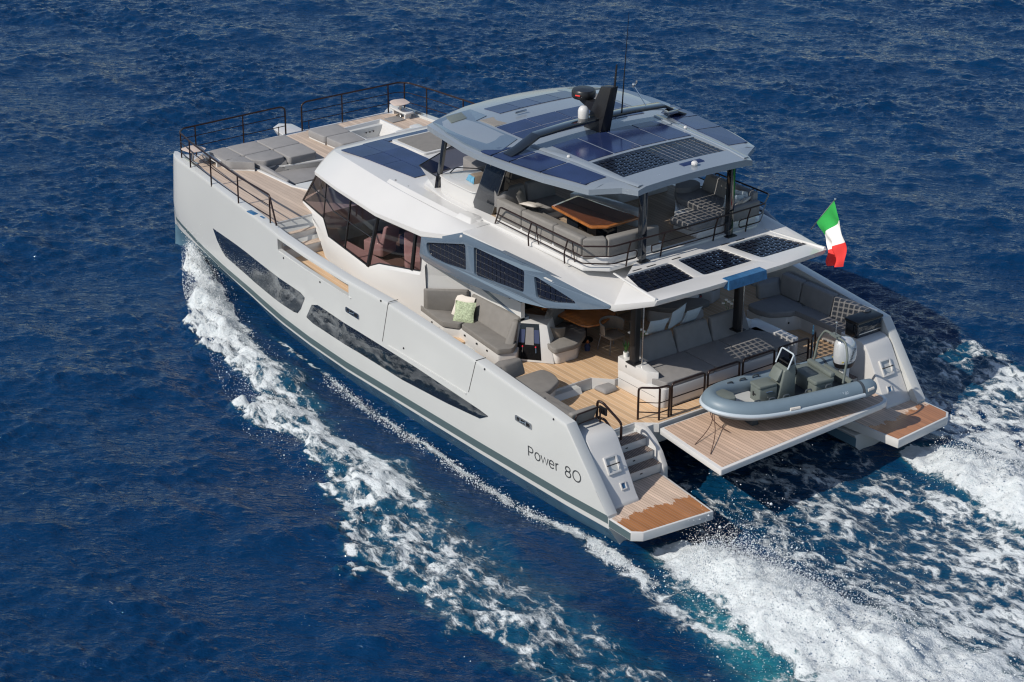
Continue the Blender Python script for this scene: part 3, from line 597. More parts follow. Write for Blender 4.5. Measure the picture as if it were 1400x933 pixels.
# posts carrying the roof over the cockpit
for s in (1,-1):
    b = B(); b.prism(rpoly(mir([(4.42,1.62),(4.62,1.62),(4.62,1.80),(4.42,1.80)], s), .03), 2.22, 4.57); ps = b.build('roof_post', 'black', Y, smooth=30)
    B().box(4.36,4.68,1.56*s,1.86*s,2.225,2.25).build('base_flange', 'black', ps)
    B().tube([(4.30,1.66*s,2.25),(4.28,1.66*s,4.57)], .022, 8).build('stay_rod', 'steel', ps)
# ------------------------------------------------------------------ hardtop with its solar roof
HX = [4.45,4.80,5.25,5.9,6.6,7.7,9.0,9.6,10.4,11.1,11.7,12.05,12.22,12.27]; HW = [1.84,2.02,2.68,2.86,3.02,3.17,3.26,3.24,3.13,3.00,2.84,2.10,1.40,.6]
def hz(x, y): return 6.93-.016*y*y-(.045*max(0,x-10.2)**2)-.03*max(0,6.0-x)
def hw(x): return ip(x, HX, HW)
def hring(x, y0, y1, n=8, th=.17):
    ys = [y0+(y1-y0)*k/n for k in range(n+1)]
    edge = lambda y: .05 if abs(abs(y)-hw(x)) < 1e-6 else 0
    return [(x, y, hz(x,y)-edge(y)) for y in ys]+[(x, y, hz(x,y)-(th if abs(abs(y)-hw(x)) > 1e-6 else .19)) for y in ys[::-1]]
LY = 1.66; LX0, LX1 = 5.18, 6.40
b = B()
b.loft([hring(x, -hw(x), hw(x), 16) for x in [LX1,6.6,7.1,7.7,8.3,9.0,9.6,10.0,10.4,10.8,11.1,11.4,11.7,11.72,11.9,12.05,12.22,12.27]])
for s in (1,-1): b.loft([hring(x, LY*s, hw(x)*s, 4) for x in [LX0,5.25,5.6,5.9,6.2,LX1]])
b.loft([hring(x, -hw(x), hw(x), 16) for x in [4.42,4.45,4.62,4.80,5.0,LX0]])
HT = b.build('hardtop', 'rim', Y, smooth=24)
def hsolar(name, q, nu=1, nv=1, lat=False, m='solar', up=.012):
    o = solar(name, [(x,y,hz(x,y)+up) for x,y in q], nu, nv, Y, lat, .036)
    return o
for i in range(4):
    y0 = 1.64-.82*i; hsolar('hardtop_solar_panel', [(6.38,y0),(6.38,y0-.80),(5.20,y0-.80),(5.20,y0)], 5, 7, True, up=-.02)
ys = [1.70,.86,-.02,-.88,-1.70]
for i in range(4): hsolar('hardtop_solar_panel', [(7.95,ys[i]-.03),(7.95,ys[i+1]+.03),(6.52,ys[i+1]+.03),(6.52,ys[i]-.03)])
for i in range(4):
    y0 = 1.92-.96*i; hsolar('hardtop_solar_panel', [(9.95,y0-.02),(9.95,y0-.94),(8.62,y0-.94),(8.62,y0-.02)], 1, 2)
for s in (1,-1):
    for (x0,x1,o0,o1,i0,i1) in ((8.92,8.54,3.16,3.14,2.9,2.45),(8.48,7.88,3.13,3.07,2.36,2.26),(7.83,6.82,3.06,2.93,2.24,2.12),(6.77,5.45,2.92,2.62,2.10,1.98)):
        hsolar('hardtop_side_panel', [(x0,o0*s),(x0,i0*s),(x1,i1*s),(x1,o1*s)][::s])
    b = B(); b.loft([[(x,(y-.09)*s,hz(x,y)),(x,(y-.07)*s,hz(x,y)+.03),(x,(y+.05)*s,hz(x,y)+.03),(x,(y+.09)*s,hz(x,y))] for x,y in ((8.3,2.02),(6.6,1.86),(5.2,1.80),(4.5,1.70))]); b.build('hardtop_rib', 'rim', Y, smooth=40)
    b = B(); b.ell((7.0,1.9*s,hz(7,1.9)+.05),(.05,.05,.05),8); b.build('navigation_light', 'white', HT)
for i in range(4):
    y0 = 1.2-.68*i; hsolar('hardtop_solar_panel', [(11.45,y0-.01),(11.45,y0-.67),(10.75,y0-.67),(10.75,y0-.01)])
q = [(10.68,1.90),(10.68,-1.95),(10.02,-1.95),(10.02,1.90)]
b = B(); b.frustum([(x,y,hz(x,y)-.03) for x,y in q], [(x,y,hz(x,y)+.022) for x,y in q]); oh = b.build('opening_hood', 'cush', Y, bevel=.01)
B().tube([(10.35,1.0,hz(10.3,1)+.07),(10.35,.65,hz(10.3,.65)+.07)], .03, 8).build('hood_handle', 'steel', oh)
for s in (1,-1):
    q = [(11.7,1.75*s),(11.7,2.25*s),(11.1,2.5*s),(11.1,2.0*s)]
    b = B(); b.frustum([(x,y,hz(x,y)-.03) for x,y in q], [(x,y,hz(x,y)+.02) for x,y in q]); b.build('skylight', 'dseat', Y, bevel=.01)
    q = [(10.9,2.25*s),(10.9,2.6*s),(9.3,2.9*s),(9.3,2.35*s)]
for s in (1,-1):
    q = rpoly(mir([(11.62,2.72),(11.75,2.2),(11.72,1.45),(10.85,1.55),(10.72,2.0),(10.0,2.02),(8.92,2.02),(8.60,2.74),(9.0,3.13),(9.7,3.12),(10.6,3.0)], s), .03)
    b = B(); b.plate(q, [], lambda x,y:(x,y,hz(x,y)+.018), lambda x,y:(x,y,hz(x,y)-.03)); b.build('front_plate', 'grey', HT, smooth=60)
b = B(); b.frustum([(4.75,-.62,hz(4.8,0)-.05),(4.75,.05,hz(4.8,0)-.05),(5.02,.05,hz(4.8,0)-.05),(5.02,-.62,hz(4.8,0)-.05)], [(4.86,-.62,hz(4.9,0)+.014),(4.86,.05,hz(4.9,0)+.014),(5.02,.05,hz(5,0)+.014),(5.02,-.62,hz(5,0)+.014)]); b.build('light_slot', 'solar', HT)
b = B(); b.ell((4.75,-.22,hz(4.8,0)+.05),(.09,.09,.07),10); b.build('dome_light', 'white', HT)
# mast arch, radar, antennas
def beam(pts, w, h):
    rr = []
    for i, p in enumerate(pts):
        p = Vector(p); t = (Vector(pts[min(i+1,len(pts)-1)])-Vector(pts[max(i-1,0)])).normalized(); sx = Vector((1,0,0)); up = sx.cross(t).normalized()*-1
        if up.z < 0: up = -up
        rr.append([tuple(p+sx*a*w/2+up*c*h/2) for a, c in ((-1,-1),(1,-1),(1,1),(-1,1))])
    return rr
b = B(); b.loft(beam([(8.22,2.86,6.80),(8.18,2.55,6.93),(8.12,2.06,7.20),(8.15,1.0,7.25),(8.15,0,7.27),(8.15,-1.0,7.25),(8.12,-2.06,7.20),(8.18,-2.55,6.93),(8.22,-2.86,6.80)], .34, .075))
arch = b.build('mast_arch', 'dark', Y, bevel=.012, smooth=30)
b = B(); b.frustum([(8.60,-.17,6.88),(8.60,.17,6.88),(7.92,.17,6.88),(7.92,-.17,6.88)], [(7.98,-.12,8.14),(7.98,.12,8.14),(7.58,.12,8.20),(7.58,-.12,8.20)]); mast = b.build('mast', 'black', Y, bevel=.02)
b = B(); b.frustum([(8.35,-.09,7.36),(8.35,.09,7.36),(8.2,.09,7.3),(8.2,-.09,7.3)], [(8.95,-.12,7.60),(8.95,.12,7.60),(8.1,.12,7.66),(8.1,-.12,7.66)]); b.build('radar_bracket', 'black', mast)
b = B(); b.lathe((8.80,0,7.60), [(.10,0),(.28,.02),(.31,.06),(.31,.19),(.28,.24),(.05,.26)]); rd = b.build('radar', 'black', Y, smooth=40)
b = B(); b.tube([(8.62,.262,7.74),(8.74,.316,7.74)], .02, 6); b.build('radar_badge', 'red', rd)
b = B(); b.lathe((8.28,.42,7.28), [(.13,0),(.14,.03),(.14,.2),(.12,.27),(.07,.32),(.01,.335)]); b.build('satellite_dome', 'white', Y, smooth=60)
B().tube([(7.62,-.03,8.15),(7.56,-.03,8.78)], [.03,.022], 8).build('vhf_antenna', 'black', Y)
B().tube([(8.02,-.62,7.22),(7.95,-.62,8.4),(7.84,-.62,9.95)], [.022,.014,.006], 6).build('whip_antenna', 'black', Y)
b = B(); b.tube([(8.1,-1.5,7.3),(8.4,-1.35,7.75)], .014, 6); b.ell((8.42,-1.34,7.80),(.05,.05,.06),8); b.ell((8.5,-1.5,7.82),(.03,.03,.06),8); b.build('weather_sensor', 'steel', Y)
B().box(7.95,8.15,-2.5,-2.15,6.94,7.06).build('spot_lamp', 'steel', Y, bevel=.02)
# hardtop supports
for s in (1,-1):
    b = B(); b.frustum(mir([(10.12,2.62,4.78),(9.28,2.58,4.78),(9.22,2.28,4.78),(10.05,2.35,4.78)], s), mir([(8.95,2.82,6.78),(8.22,2.80,6.74),(8.20,2.55,6.74),(8.92,2.55,6.78)], s)); b.build('hardtop_leg', 'dark', Y, bevel=.03, seg=3)
    b = B(); b.loft([[ (x+dx, (y+dy)*s, z) for dx,dy in ((-.07,-.05),(.07,-.05),(.07,.05),(-.07,.05))] for x,y,z in ((11.82,2.46,4.74),(11.0,2.72,6.72))]); b.build('forward_strut', 'dark', Y, bevel=.02)
    b = B(); b.prism(rpoly(mir([(4.62,1.34),(4.80,1.34),(4.80,1.50),(4.62,1.50)], s), .03), 4.80, 6.76); ps = b.build('flybridge_post', 'dark', Y)
    B().box(4.55,4.87,1.27*s,1.57*s,4.80,4.825).build('base_flange', 'black', ps)
# ------------------------------------------------------------------ flybridge
fc = [(12.55,2.2),(12.2,2.62),(11.0,2.84),(9.2,2.92),(5.15,2.90),(4.72,2.40),(4.70,0)]; fc = fc+[(x,-y) for x,y in fc[-2::-1]]
B().prism(fc, 4.74, 4.855).build('flybridge_coaming', 'white', Y, bevel=.03)
fp = [(12.3,2.0),(9.2,2.6),(5.2,2.6),(4.95,2.3),(4.95,0)]; fp = fp+[(x,-y) for x,y in fp[-2::-1]]
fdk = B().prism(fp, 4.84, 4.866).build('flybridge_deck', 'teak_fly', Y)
for s in (1,-1):     # dashboards with white tops, wind deflector
    pass
b = B(); b.prism(rpoly([(11.55,2.58),(11.0,2.66),(9.95,2.66),(9.75,2.45),(9.75,1.62),(11.2,1.55)],.12), 4.85, 5.26); con = b.build('bar_console', 'white', Y, bevel=.03, seg=3)
B().prism(rpoly([(11.55,2.62),(11.0,2.70),(9.92,2.70),(9.72,2.45),(9.72,1.9),(10.4,1.75),(10.7,1.55),(11.3,1.5)],.14), 5.262, 5.30).build('worktop', 'white', con, bevel=.012)
b = B(); b.prism(rpoly([(12.2,1.4),(11.3,1.5),(11.0,.6),(11.0,-2.4),(12.1,-2.3)],.15), 4.85, 5.35); b.build('helm_console', 'cush2', Y, bevel=.05)
b = B(); b.frustum([(10.75,2.28,5.30),(10.35,2.33,5.30),(10.3,1.86,5.30),(10.7,1.8,5.30)], [(10.66,2.22,5.50),(10.42,2.25,5.50),(10.38,1.92,5.50),(10.62,1.88,5.50)])
t = thing('instrument_hood', (10.5,2.05,5.30), 'small hooded instrument box with pale blue face on the white bar console', 'instrument')
b.build('hood', 'wicker', t, bevel=.03); b = B(); b.frustum([(10.76,2.29,5.312),(10.36,2.34,5.312),(10.37,2.32,5.312),(10.75,2.27,5.312)], [(10.69,2.25,5.47),(10.41,2.28,5.47),(10.41,2.26,5.47),(10.67,2.22,5.47)]); b.build('screen_cover', 'gauge', t)
wsB = [(11.75,2.58,4.84),(12.42,2.20,4.84),(12.75,1.2,4.84),(12.85,0,4.84),(12.75,-1.2,4.84),(12.42,-2.2,4.84),(11.75,-2.58,4.84)]
wsT = [(11.62,2.62,5.22),(12.40,2.62,5.30),(12.85,1.3,5.42),(12.95,0,5.45),(12.85,-1.3,5.42),(12.40,-2.62,5.30),(11.62,-2.62,5.22)]
b = B(); b.loft([[p,q] for p,q in zip(wsB,wsT)], False, False); ws = b.build('wind_deflector', 'smoke', Y, smooth=10)
b = B(); b.tube(wsT, .018, 6); b.tube([wsB[0],wsT[0]], .015, 6); b.tube([wsB[1],wsT[1]], .012, 6); b.build('deflector_frame', 'black', ws)
b = B(); b.tube(rline([(11.4,2.35,5.32),(11.35,2.2,5.46),(10.9,1.75,5.46),(10.9,1.6,5.32)],.08), .016, 6); b.build('console_rail', 'black', Y)
# rails -------------------------------------------------------------------
def rail(name, paths, r=.016, m='rail', par=Y):
    b = B()
    for p in paths:
        rr = r
        if isinstance(p, tuple): p, rr = p
        b.tube(rline(p, .09), rr, 8)
    return b.build(name, m, par, smooth=50)
zt, zm, zb = 5.46, 5.18, 4.98
for s in (1,-1):
    top = [(8.72,2.86,4.86),(8.30,3.02,zt),(5.0,3.04,zt),(4.56,2.46,zt),(4.50,.0 if s > 0 else .0,zt)]
    mid = [(8.55,2.93,zm),(5.05,3.0,zm),(4.62,2.44,zm),(4.60,1.66,zm),(4.60,1.66,zb),(4.62,2.4,zb),(5.08,2.96,zb),(8.62,2.9,zb)]
    fr_ = rail('flybridge_rail', [mir(top, s), (mir(mid, s), .016), (mir([(4.60,1.20,zm),(4.60,0,zm)], s), .016), (mir([(4.60,0,zb),(4.60,1.20,zb),(4.60,1.20,zm)], s), .016)], .023)
    for x in (7.15,5.72): rail('rail_stanchion', [mir([(x,3.0,4.78),(x,3.02,5.05),(x-.15,3.03,zt)], s), (mir([(x-.22,2.86,4.86),(x-.3,3.02,zt)], s), .014)], .02, 'rail', fr_)
    for y in (1.95,.86): rail('rail_stanchion', [mir([(4.66,y,4.80),(4.60,y,zm),(4.51,y,zt)], s)], .02, 'rail', fr_)
# foredeck rails: three runs with a gap over the anchor
BR = [(23.0,0.42,0),(23.06,1.8,1),(22.98,3.55,1),(22.88,4.08,1),(22.0,4.30,1),(20.3,4.55,1),(18.45,4.72,1),(16.55,4.80,1)]
H = 3.72
for s in (1,-1):
    P = lambda x,y,z: (x,y*s,z)
    top = [P(23.05,.30,2.80),P(23.05,.30,H-.08),P(23.05,.45,H),P(23.0,3.9,H),P(22.75,4.16,H),P(21.6,4.36,H),P(20,4.56,H),P(18.2,4.74,H),P(16.55,4.80,H),P(16.12,4.86,2.95)]
    lo = lambda z: [P(23.05,.32,z),P(23.02,3.86,z),P(22.8,4.12,z),P(21.6,4.34,z),P(20,4.55,z),P(18.2,4.73,z),P(16.58,4.80,z)]
    fr_ = rail('foredeck_rail', [top, (lo(3.40),.014), (lo(3.08),.014)], .027, 'rail')
    for x,y in ((23.06,1.8),(22.98,3.5),(22.88,4.06),(21.95,4.28),(20.3,4.52),(18.45,4.70),(16.55,4.80)): rail('rail_stanchion', [[P(x,y,2.8),P(x,y,H)]], .023, 'rail', fr_)
    rail('rail_stanchion', [[P(23.05,.55,2.8),P(23.05,.55,3.10)]], .014, 'rail', fr_)
    if s < 0: rail('side_rail', [[P(16,4.9,2.9),P(14,5.15,3.0),P(9,5.3,3.0)]], .02)
# aft deck gates
ztp = 2.25
for y0, y1 in ((1.78,.72),(.62,-.42),(-.54,-1.60),(-1.74,-2.78)):
    ga = rail('aft_gate', [[(3.02,y0,1.4),(3.02,y0,ztp),(3.02,y1,ztp),(3.02,y1,1.4)], ([(3.02,y0,1.86),(3.02,y1,1.86)],.015), ([(3.02,y0,1.62),(3.02,y1,1.62)],.015)], .027)
rail('corner_gate', [[(3.32,2.58,1.4),(3.32,2.58,ztp),(3.02,2.22,ztp),(2.98,1.88,ztp),(3.0,1.88,1.4)], [(2.98,2.20,1.4),(2.98,2.20,ztp-.02)], ([(3.32,2.58,1.86),(2.98,2.2,1.86),(2.98,1.88,1.86)],.012), ([(3.32,2.58,1.6),(2.98,2.2,1.6),(2.98,1.88,1.6)],.016)], .028)
rail('corner_gate', [[(3.02,-2.9,1.4),(3.02,-2.9,ztp),(3.25,-3.25,ztp),(3.3,-3.3,1.4)], ([(3.02,-2.9,1.86),(3.3,-3.3,1.86)],.012)], .022)
rail('stair_handrail', [[(3.02,4.12,2.0),(3.02,4.10,2.46),(2.86,4.06,2.44),(2.42,3.86,2.03),(2.42,3.86,1.60)], [(2.98,4.1,2.02),(2.8,4.06,2.05),(2.55,3.95,1.72),(2.42,3.86,1.45)]], .032)
B().box(2.72,2.98,4.05,4.09,2.16,2.34).build('rail_panel', 'black', Y)
rail('lounge_rail', [[(2.78,4.98,2.0),(2.76,4.96,2.42),(2.80,4.20,2.42),(2.82,4.18,2.0)], ([(2.77,4.96,2.16),(2.81,4.2,2.16)],.016)], .022)
# ------------------------------------------------------------------ furniture
def cush(name, poly, z0, z1, par, m='cush', r=.07, bev=.045, top=None):
    p = rpoly(poly, r); q = rpoly(top, r) if top else p
    return B().frustum([(x,y,z0) for x,y in p], [(x,y,z1) for x,y in q]).build(name, m, par, bevel=bev, seg=3, smooth=40)
def lean(name, bot, top, z0, z1, par, m='cush', bev=.05):
    n = len(bot); q = lambda L, z: [(p[0],p[1], p[2] if len(p) > 2 else z) for p in L]
    return B().frustum(q(bot,z0), q(top,z1)).build(name, m, par, bevel=bev, seg=3, smooth=40)
def pillow(loc, size, rot, label, m='pillow', group='scatter cushions on the yacht'):
    size = size*1.3
    t = thing('scatter_cushion', loc, label, 'pillow', group); q = Matrix.Rotation(R(rot[2]),3,'Z') @ Matrix.Rotation(R(rot[0]),3,'X') @ Matrix.Rotation(R(rot[1]),3,'Y')
    b = B(); w = size; N = 9; g = []
    for side in (1,-1):
        for i in range(N):
            for j in range(N):
                u = i/(N-1)*2-1; v = j/(N-1)*2-1; h = .42*w*max(0,(1-u**4)*(1-v**4))**.6*side*.5
                pin = 1-.10*(1-abs(u*v))*(max(abs(u),abs(v))**4)
                g.append(q @ Vector((u*w*pin, v*w*pin, h))+Vector((0,0,w*.8)))
    f = []
    for k in (0,1):
        for i in range(N-1):
            for j in range(N-1):
                a = k*N*N+i*N+j; f.append((a,a+1,a+N+1,a+N))
    b.add(g, f); b.build('cover', m, t, smooth=60, local=True); return t
# sunpads on the foredeck
sp = [('fore', [(22.38,3.42),(22.42,2.82),(21.43,2.82),(21.30,3.46)], 'outermost fore pad beside the port bow table'), ('aft', [(21.37,3.46),(21.41,2.82),(20.62,2.82),(20.85,3.02),(21.15,3.40)], 'outermost aft pad with a slanted corner beside the long white coaming'),
      ('fore', [(22.42,2.78),(22.40,1.80),(21.43,1.80),(21.43,2.78)], 'fore pad in the middle column of the six pad block'), ('aft', [(21.40,2.78),(21.40,1.80),(20.62,1.82),(20.62,2.5),(20.95,2.78)], 'aft pad in the middle column, directly ahead of the lounge backrest'),
      ('fore', [(22.40,1.76),(22.36,.76),(21.43,.76),(21.43,1.76)], 'fore pad at the inner end of the six by the walkway'), ('aft', [(21.40,1.76),(21.40,.76),(20.42,.82),(20.45,1.76)], 'aft pad at the inner end of the six by the walkway'),
      ('fore', [(22.36,-.06),(22.32,-1.10),(21.44,-1.06),(21.44,-.10)], 'fore pad of the pair beside the hot tub'), ('aft', [(21.41,-.12),(21.41,-1.06),(20.50,-1.0),(20.55,-.16)], 'aft pad of the pair beside the hot tub')]
for k, (w_, poly, lb) in enumerate(sp):
    c = Vector((sum(p[0] for p in poly)/len(poly), sum(p[1] for p in poly)/len(poly), 2.801))
    t = thing('sunpad', c, 'grey foredeck sunpad, '+lb, 'sunpad', 'sunpads on the foredeck')
    cush('cushion', poly, 2.86, 3.08, t, 'pad', .09, .05); B().prism(grow(poly,-.05), 2.803, 2.87).build('plinth', 'white', t)
# lounge seat sunk in the foredeck
t = thing('foredeck_lounge', (20,2,2.3), 'grey lounge seat sunk in the foredeck behind the sunpads, with its dark inner corner', 'sofa')
cush('base', [(20.45,1.9),(20.9,2.62),(19.2,2.52),(19.2,1.2),(20.3,1.0)], 2.31, 2.52, t, 'white', .05, .02)
cush('seat_cushion', [(20.45,1.6),(20.55,2.3),(19.35,2.3),(19.4,1.1),(20.2,.95)], 2.53, 2.68, t, 'pad')
lean('backrest', [(21.05,2.62,2.5),(20.8,2.35,2.5),(19.3,2.30,2.5),(19.25,2.55,2.5)], [(21.1,2.70,2.98),(20.95,2.52,2.98),(19.3,2.45,2.86),(19.25,2.6,2.86)], 0, 0, t, 'pad', .05)
lean('backrest', [(20.85,2.3,2.5),(20.6,1.75,2.5),(20.35,1.8,2.5),(20.55,2.3,2.5)], [(21.0,2.4,2.96),(20.75,1.72,2.96),(20.6,1.75,2.96),(20.8,2.35,2.96)], 0, 0, t, 'cush2', .05)
cush('seat_cushion', [(19.9,1.0),(19.9,.35),(19.3,.3),(19.3,1.0)], 2.53, 2.70, t, 'pad'); cush('base', [(19.95,1.05),(19.95,.3),(19.2,.25),(19.2,1.05)], 2.31, 2.52, t, 'cush2', .05, .02)
t = thing('lounge_table', (18.9,1.9,2.3), 'flat white table in the foredeck well beneath the coachroof corner', 'table')
B().prism(rpoly([(19.05,2.45),(18.95,1.1),(18.25,1.2),(18.3,2.4)],.05), 2.74, 2.79).build('table_top', 'hull', t, bevel=.01); B().lathe((18.6,1.8,2.3), [(.2,0),(.2,.03),(.05,.05),(.05,.44)]).build('pedestal', 'steel', t)
for s, lb in ((1,'white oval table on the port bow inside the rail corner'),(-1,'white oval table on the far starboard bow beyond the hot tub')):
    c = (22.30,4.02*s) if s > 0 else (22.42,-3.60); zt_ = 3.27
    t = thing('bow_table', (c[0],c[1],2.80), lb, 'table', 'small tables on the bows')
    B().prism(rpoly([(c[0]+.32,c[1]-.1*s),(c[0]+.22,c[1]-.30*s),(c[0]-.22,c[1]-.40*s),(c[0]-.34,c[1]-.16*s),(c[0]-.28,c[1]+.2*s),(c[0]+.22,c[1]+.28*s)],.12), zt_, zt_+.022).build('table_top', 'table_beige', t, bevel=.008)
    B().lathe((c[0],c[1],2.80), [(.16,0),(.16,.03),(.05,.05),(.05,.47)]).build('pedestal', 'steel', t)
    if s < 0: c = (22.75,-4.25)
    t = thing('moulded_stool', (c[0]-.35,c[1]-.5*s,2.80), 'low moulded white stool with legs beside the '+('port' if s > 0 else 'starboard')+' bow table', 'stool', 'stools on the bows')
    B().box(c[0]-.75,c[0]+.15,c[1]-.75*s,c[1]-.42*s,2.95,3.02).build('stool_top', 'white', t, bevel=.025); B().box(c[0]-.65,c[0]-.58,c[1]-.7*s,c[1]-.47*s,2.80,2.96).build('leg', 'white', t); B().box(c[0],c[0]+.07,c[1]-.7*s,c[1]-.47*s,2.80,2.96).build('leg', 'white', t)
# side benches beside the cabin ------------------------------------------------
for s, lb in ((1,'L-shaped grey bench with white base on the sunny side deck below the side screen'),(-1,'L-shaped grey bench with white base on the far side deck, hidden under the roof')):
    m = lambda L: mir(L, s); t = thing('side_bench', (9.2,3.4*s,1.6), lb, 'bench', 'benches on the side decks')
    B().prism(rpoly(m([(10.85,3.72),(9.66,3.86),(9.26,3.58),(7.38,3.76),(7.20,3.30),(7.62,2.88),(9.8,2.9),(10.9,3.45)]),.06), 1.605, 1.96).build('base', 'white', t, bevel=.02, smooth=30)
    cush('seat_cushion', m([(10.84,3.74),(9.62,3.90),(9.22,3.62),(9.32,2.98),(9.9,3.0),(10.55,3.5)]), 1.965, 2.11, t); cush('seat_cushion', m([(9.18,3.60),(7.36,3.80),(7.20,3.42),(7.45,3.1),(9.26,2.98)]), 1.965, 2.11, t)
    lean('backrest', m([(10.7,3.74),(10.5,3.74),(9.72,3.05),(9.8,2.96)]), m([(10.52,3.86),(10.36,3.86),(9.66,3.04),(9.72,2.92)]), 2.08, 2.74, t); lean('backrest', m([(9.62,3.10),(7.50,3.26),(7.50,3.06),(9.62,2.92)]), m([(9.60,2.96),(7.62,2.96),(7.64,2.80),(9.60,2.80)]), 2.08, 2.66, t)
    lean('backrest', m([(7.72,3.28),(7.52,3.46),(7.34,3.30),(7.56,3.08)]), m([(7.74,3.02),(7.58,3.12),(7.5,3.02),(7.66,2.88)]), 2.08, 2.62, t)
    for x, y in ((10.2,3.80),(9.0,3.62),(8.4,3.68),(7.9,3.72)): B().box(x-.025,x+.025,(y-.02)*s,(y+.012)*s,1.84,1.88).build('latch', 'black', t)
pillow((9.62,3.22,2.10), .24, (66,0,196), 'plain cream pillow on the sunny side bench behind the green one'); pillow((9.34,3.38,2.10), .22, (62,0,215), 'green leaf patterned pillow leaning on the cream one on the sunny side bench', mat('green_print', (.36,.42,.28), .9, var=.4, vs=26))
# cabinet with the dark grill panel between the two seats
for s, lb in ((1,'white cabinet with a glossy dark drawer front between the side bench and the pod seat'),(-1,'white cabinet with a glossy dark front on the far side under the roof')):
    m = lambda L: mir(L, s); t = thing('wet_bar', (7.3,2.8*s,1.6), lb, 'cabinet', 'bar cabinets beside the cockpit')
    B().frustum(m([(7.56,3.30,1.605),(6.66,2.52,1.605),(7.1,1.95,1.605),(8.2,2.6,1.605)]), m([(7.66,3.02,2.54),(7.06,2.46,2.54),(7.4,2.0,2.54),(8.2,2.6,2.54)])).build('carcass', 'white', t, bevel=.03)
    def fp_(u, v, d=0):
        a = lerp((7.50,3.23,1.62),(6.78,2.60,1.62),u); c = lerp((7.60,2.97,2.52),(7.12,2.50,2.52),u); p = Vector(lerp(a,c,v)); n_ = Vector((-.62,.72,.28)).normalized(); p = p+n_*d; return (p.x,p.y*s,p.z)
    def fq(nm, mm, u0,u1,v0,v1,d): return B().frustum([fp_(u0,v0,-.03),fp_(u1,v0,-.03),fp_(u1,v1,-.03),fp_(u0,v1,-.03)], [fp_(u0,v0,d),fp_(u1,v0,d),fp_(u1,v1,d),fp_(u0,v1,d)]).build(nm, mm, t)
    fq('drawer_front', 'grille', .10,.80,.05,1.02,.02); fq('drawer_front', 'navy', .12,.30,.5,.86,.024); fq('drawer_front', 'navy', .62,.78,.5,.86,.024); fq('drawer_front', 'cush2', .33,.60,.45,.92,.026)
    for u in (.26,.66):
        b = B(); b.ell(fp_(u,.40,.04), (.022,.022,.022), 8); b.build('indicator_lamp', 'red_glow', t); b = B(); b.tube([fp_(u,.38,.03),fp_(u,.24,.03)], .012, 6); b.build('handle', 'steel', t)
    t = thing('pod_seat', (7.0,2.0*s,1.6), ('rounded grey seat on a white pod beside the bar cabinet at the sunny cockpit edge' if s > 0 else 'rounded grey seat on a white pod at the far cockpit edge under the roof'), 'seat', 'pod seats beside the cockpit')
    B().prism(rpoly(m([(6.62,2.48),(6.60,1.82),(7.3,1.1),(8.0,1.5),(7.15,2.5)]),.12), 1.605, 1.95).build('base', 'white', t, bevel=.03, smooth=35)
    cush('seat_cushion', m([(6.52,2.66),(6.46,1.92),(6.9,1.3),(7.4,1.0),(7.9,1.5),(7.1,2.5)]), 1.955, 2.10, t, 'cush', .16)
    lean('backrest', m([(7.05,2.52),(7.55,1.95),(7.8,1.3),(8.0,1.4),(7.7,2.1),(7.15,2.66)]), m([(7.36,2.12),(7.62,1.8),(7.9,1.2),(8.05,1.3),(7.76,1.9),(7.45,2.24)]), 2.08, 2.62, t, 'cush')
# dining table and woven chairs under the roof
t = thing('dining_table', (8.0,.9,1.6), 'long varnished wooden dining table with a rounded end under the cockpit roof', 'table')
B().prism(rpoly([(6.62,1.0),(6.72,1.50),(9.6,1.80),(9.6,.2),(6.95,.22)],.2), 2.31, 2.36).build('table_top', 'varnish', t, bevel=.012)
for x in (7.4,8.9): B().lathe((x,.95,1.6), [(.22,0),(.22,.03),(.06,.05),(.06,.71)]).build('pedestal', 'black', t)
def dchair(x, y, rz, lb):
    t = thing('dining_chair', (x,y,1.602), lb, 'chair', 'woven chairs round the dining table', rz)
    B().prism(rpoly([(-.25,-.26),(.27,-.24),(.27,.24),(-.25,.26)],.09), .40, .46).build('seat', 'wicker', t, bevel=.02, local=True)
    a = [(-.30*math.cos(R(k))*.98, .31*math.sin(R(k)), 0) for k in range(-105,106,15)]
    b = B(); b.loft([[(x_*.93,y_*.93,.50),(x_,y_,.50),(x_*1.1,y_*1.1,.74+.05*math.cos(math.pi*(k/14-.5))),(x_*1.03,y_*1.03,.74+.05*math.cos(math.pi*(k/14-.5)))] for k,(x_,y_,_) in enumerate(a)]); b.build('backrest', 'wicker', t, local=True)
    B().tube([(x_*1.08,y_*1.08,.76+.05*math.cos(math.pi*(k/14-.5))) for k,(x_,y_,_) in enumerate(a)], .018, 6).build('back_rail', 'cush', t, local=True)
    for sx,sy in ((1,1),(1,-1),(-1,1),(-1,-1)): B().tube([(.2*sx,.2*sy,.42),(.25*sx,.27*sy,0)], .014, 6).build('leg', 'cush', t, local=True)
    return t
c0 = dchair(6.50,.78,math.pi, 'woven chair at the rounded end of the dining table')
dup(c0, (7.3,2.02,1.602), 'woven chair half hidden under the side screen at the dining table', -math.pi/2); dup(c0, (7.1,-.35,1.602), 'woven chair on the far side of the dining table behind the roof corner', math.pi/2); dup(c0, (8.3,-.4,1.602), 'woven chair deepest under the roof on the far side of the table', math.pi/2)
t = thing('lantern', (6.85,1.30,1.602), 'small dark floor lantern under the dining table edge', 'lantern'); B().lathe((6.85,1.30,1.602), [(.07,0),(.08,.12),(.03,.2)]).build('body', 'navy', t); B().lathe((6.85,1.30,1.802), [(.03,0),(.05,.04),(.01,.1)]).build('top', 'varnish', t)
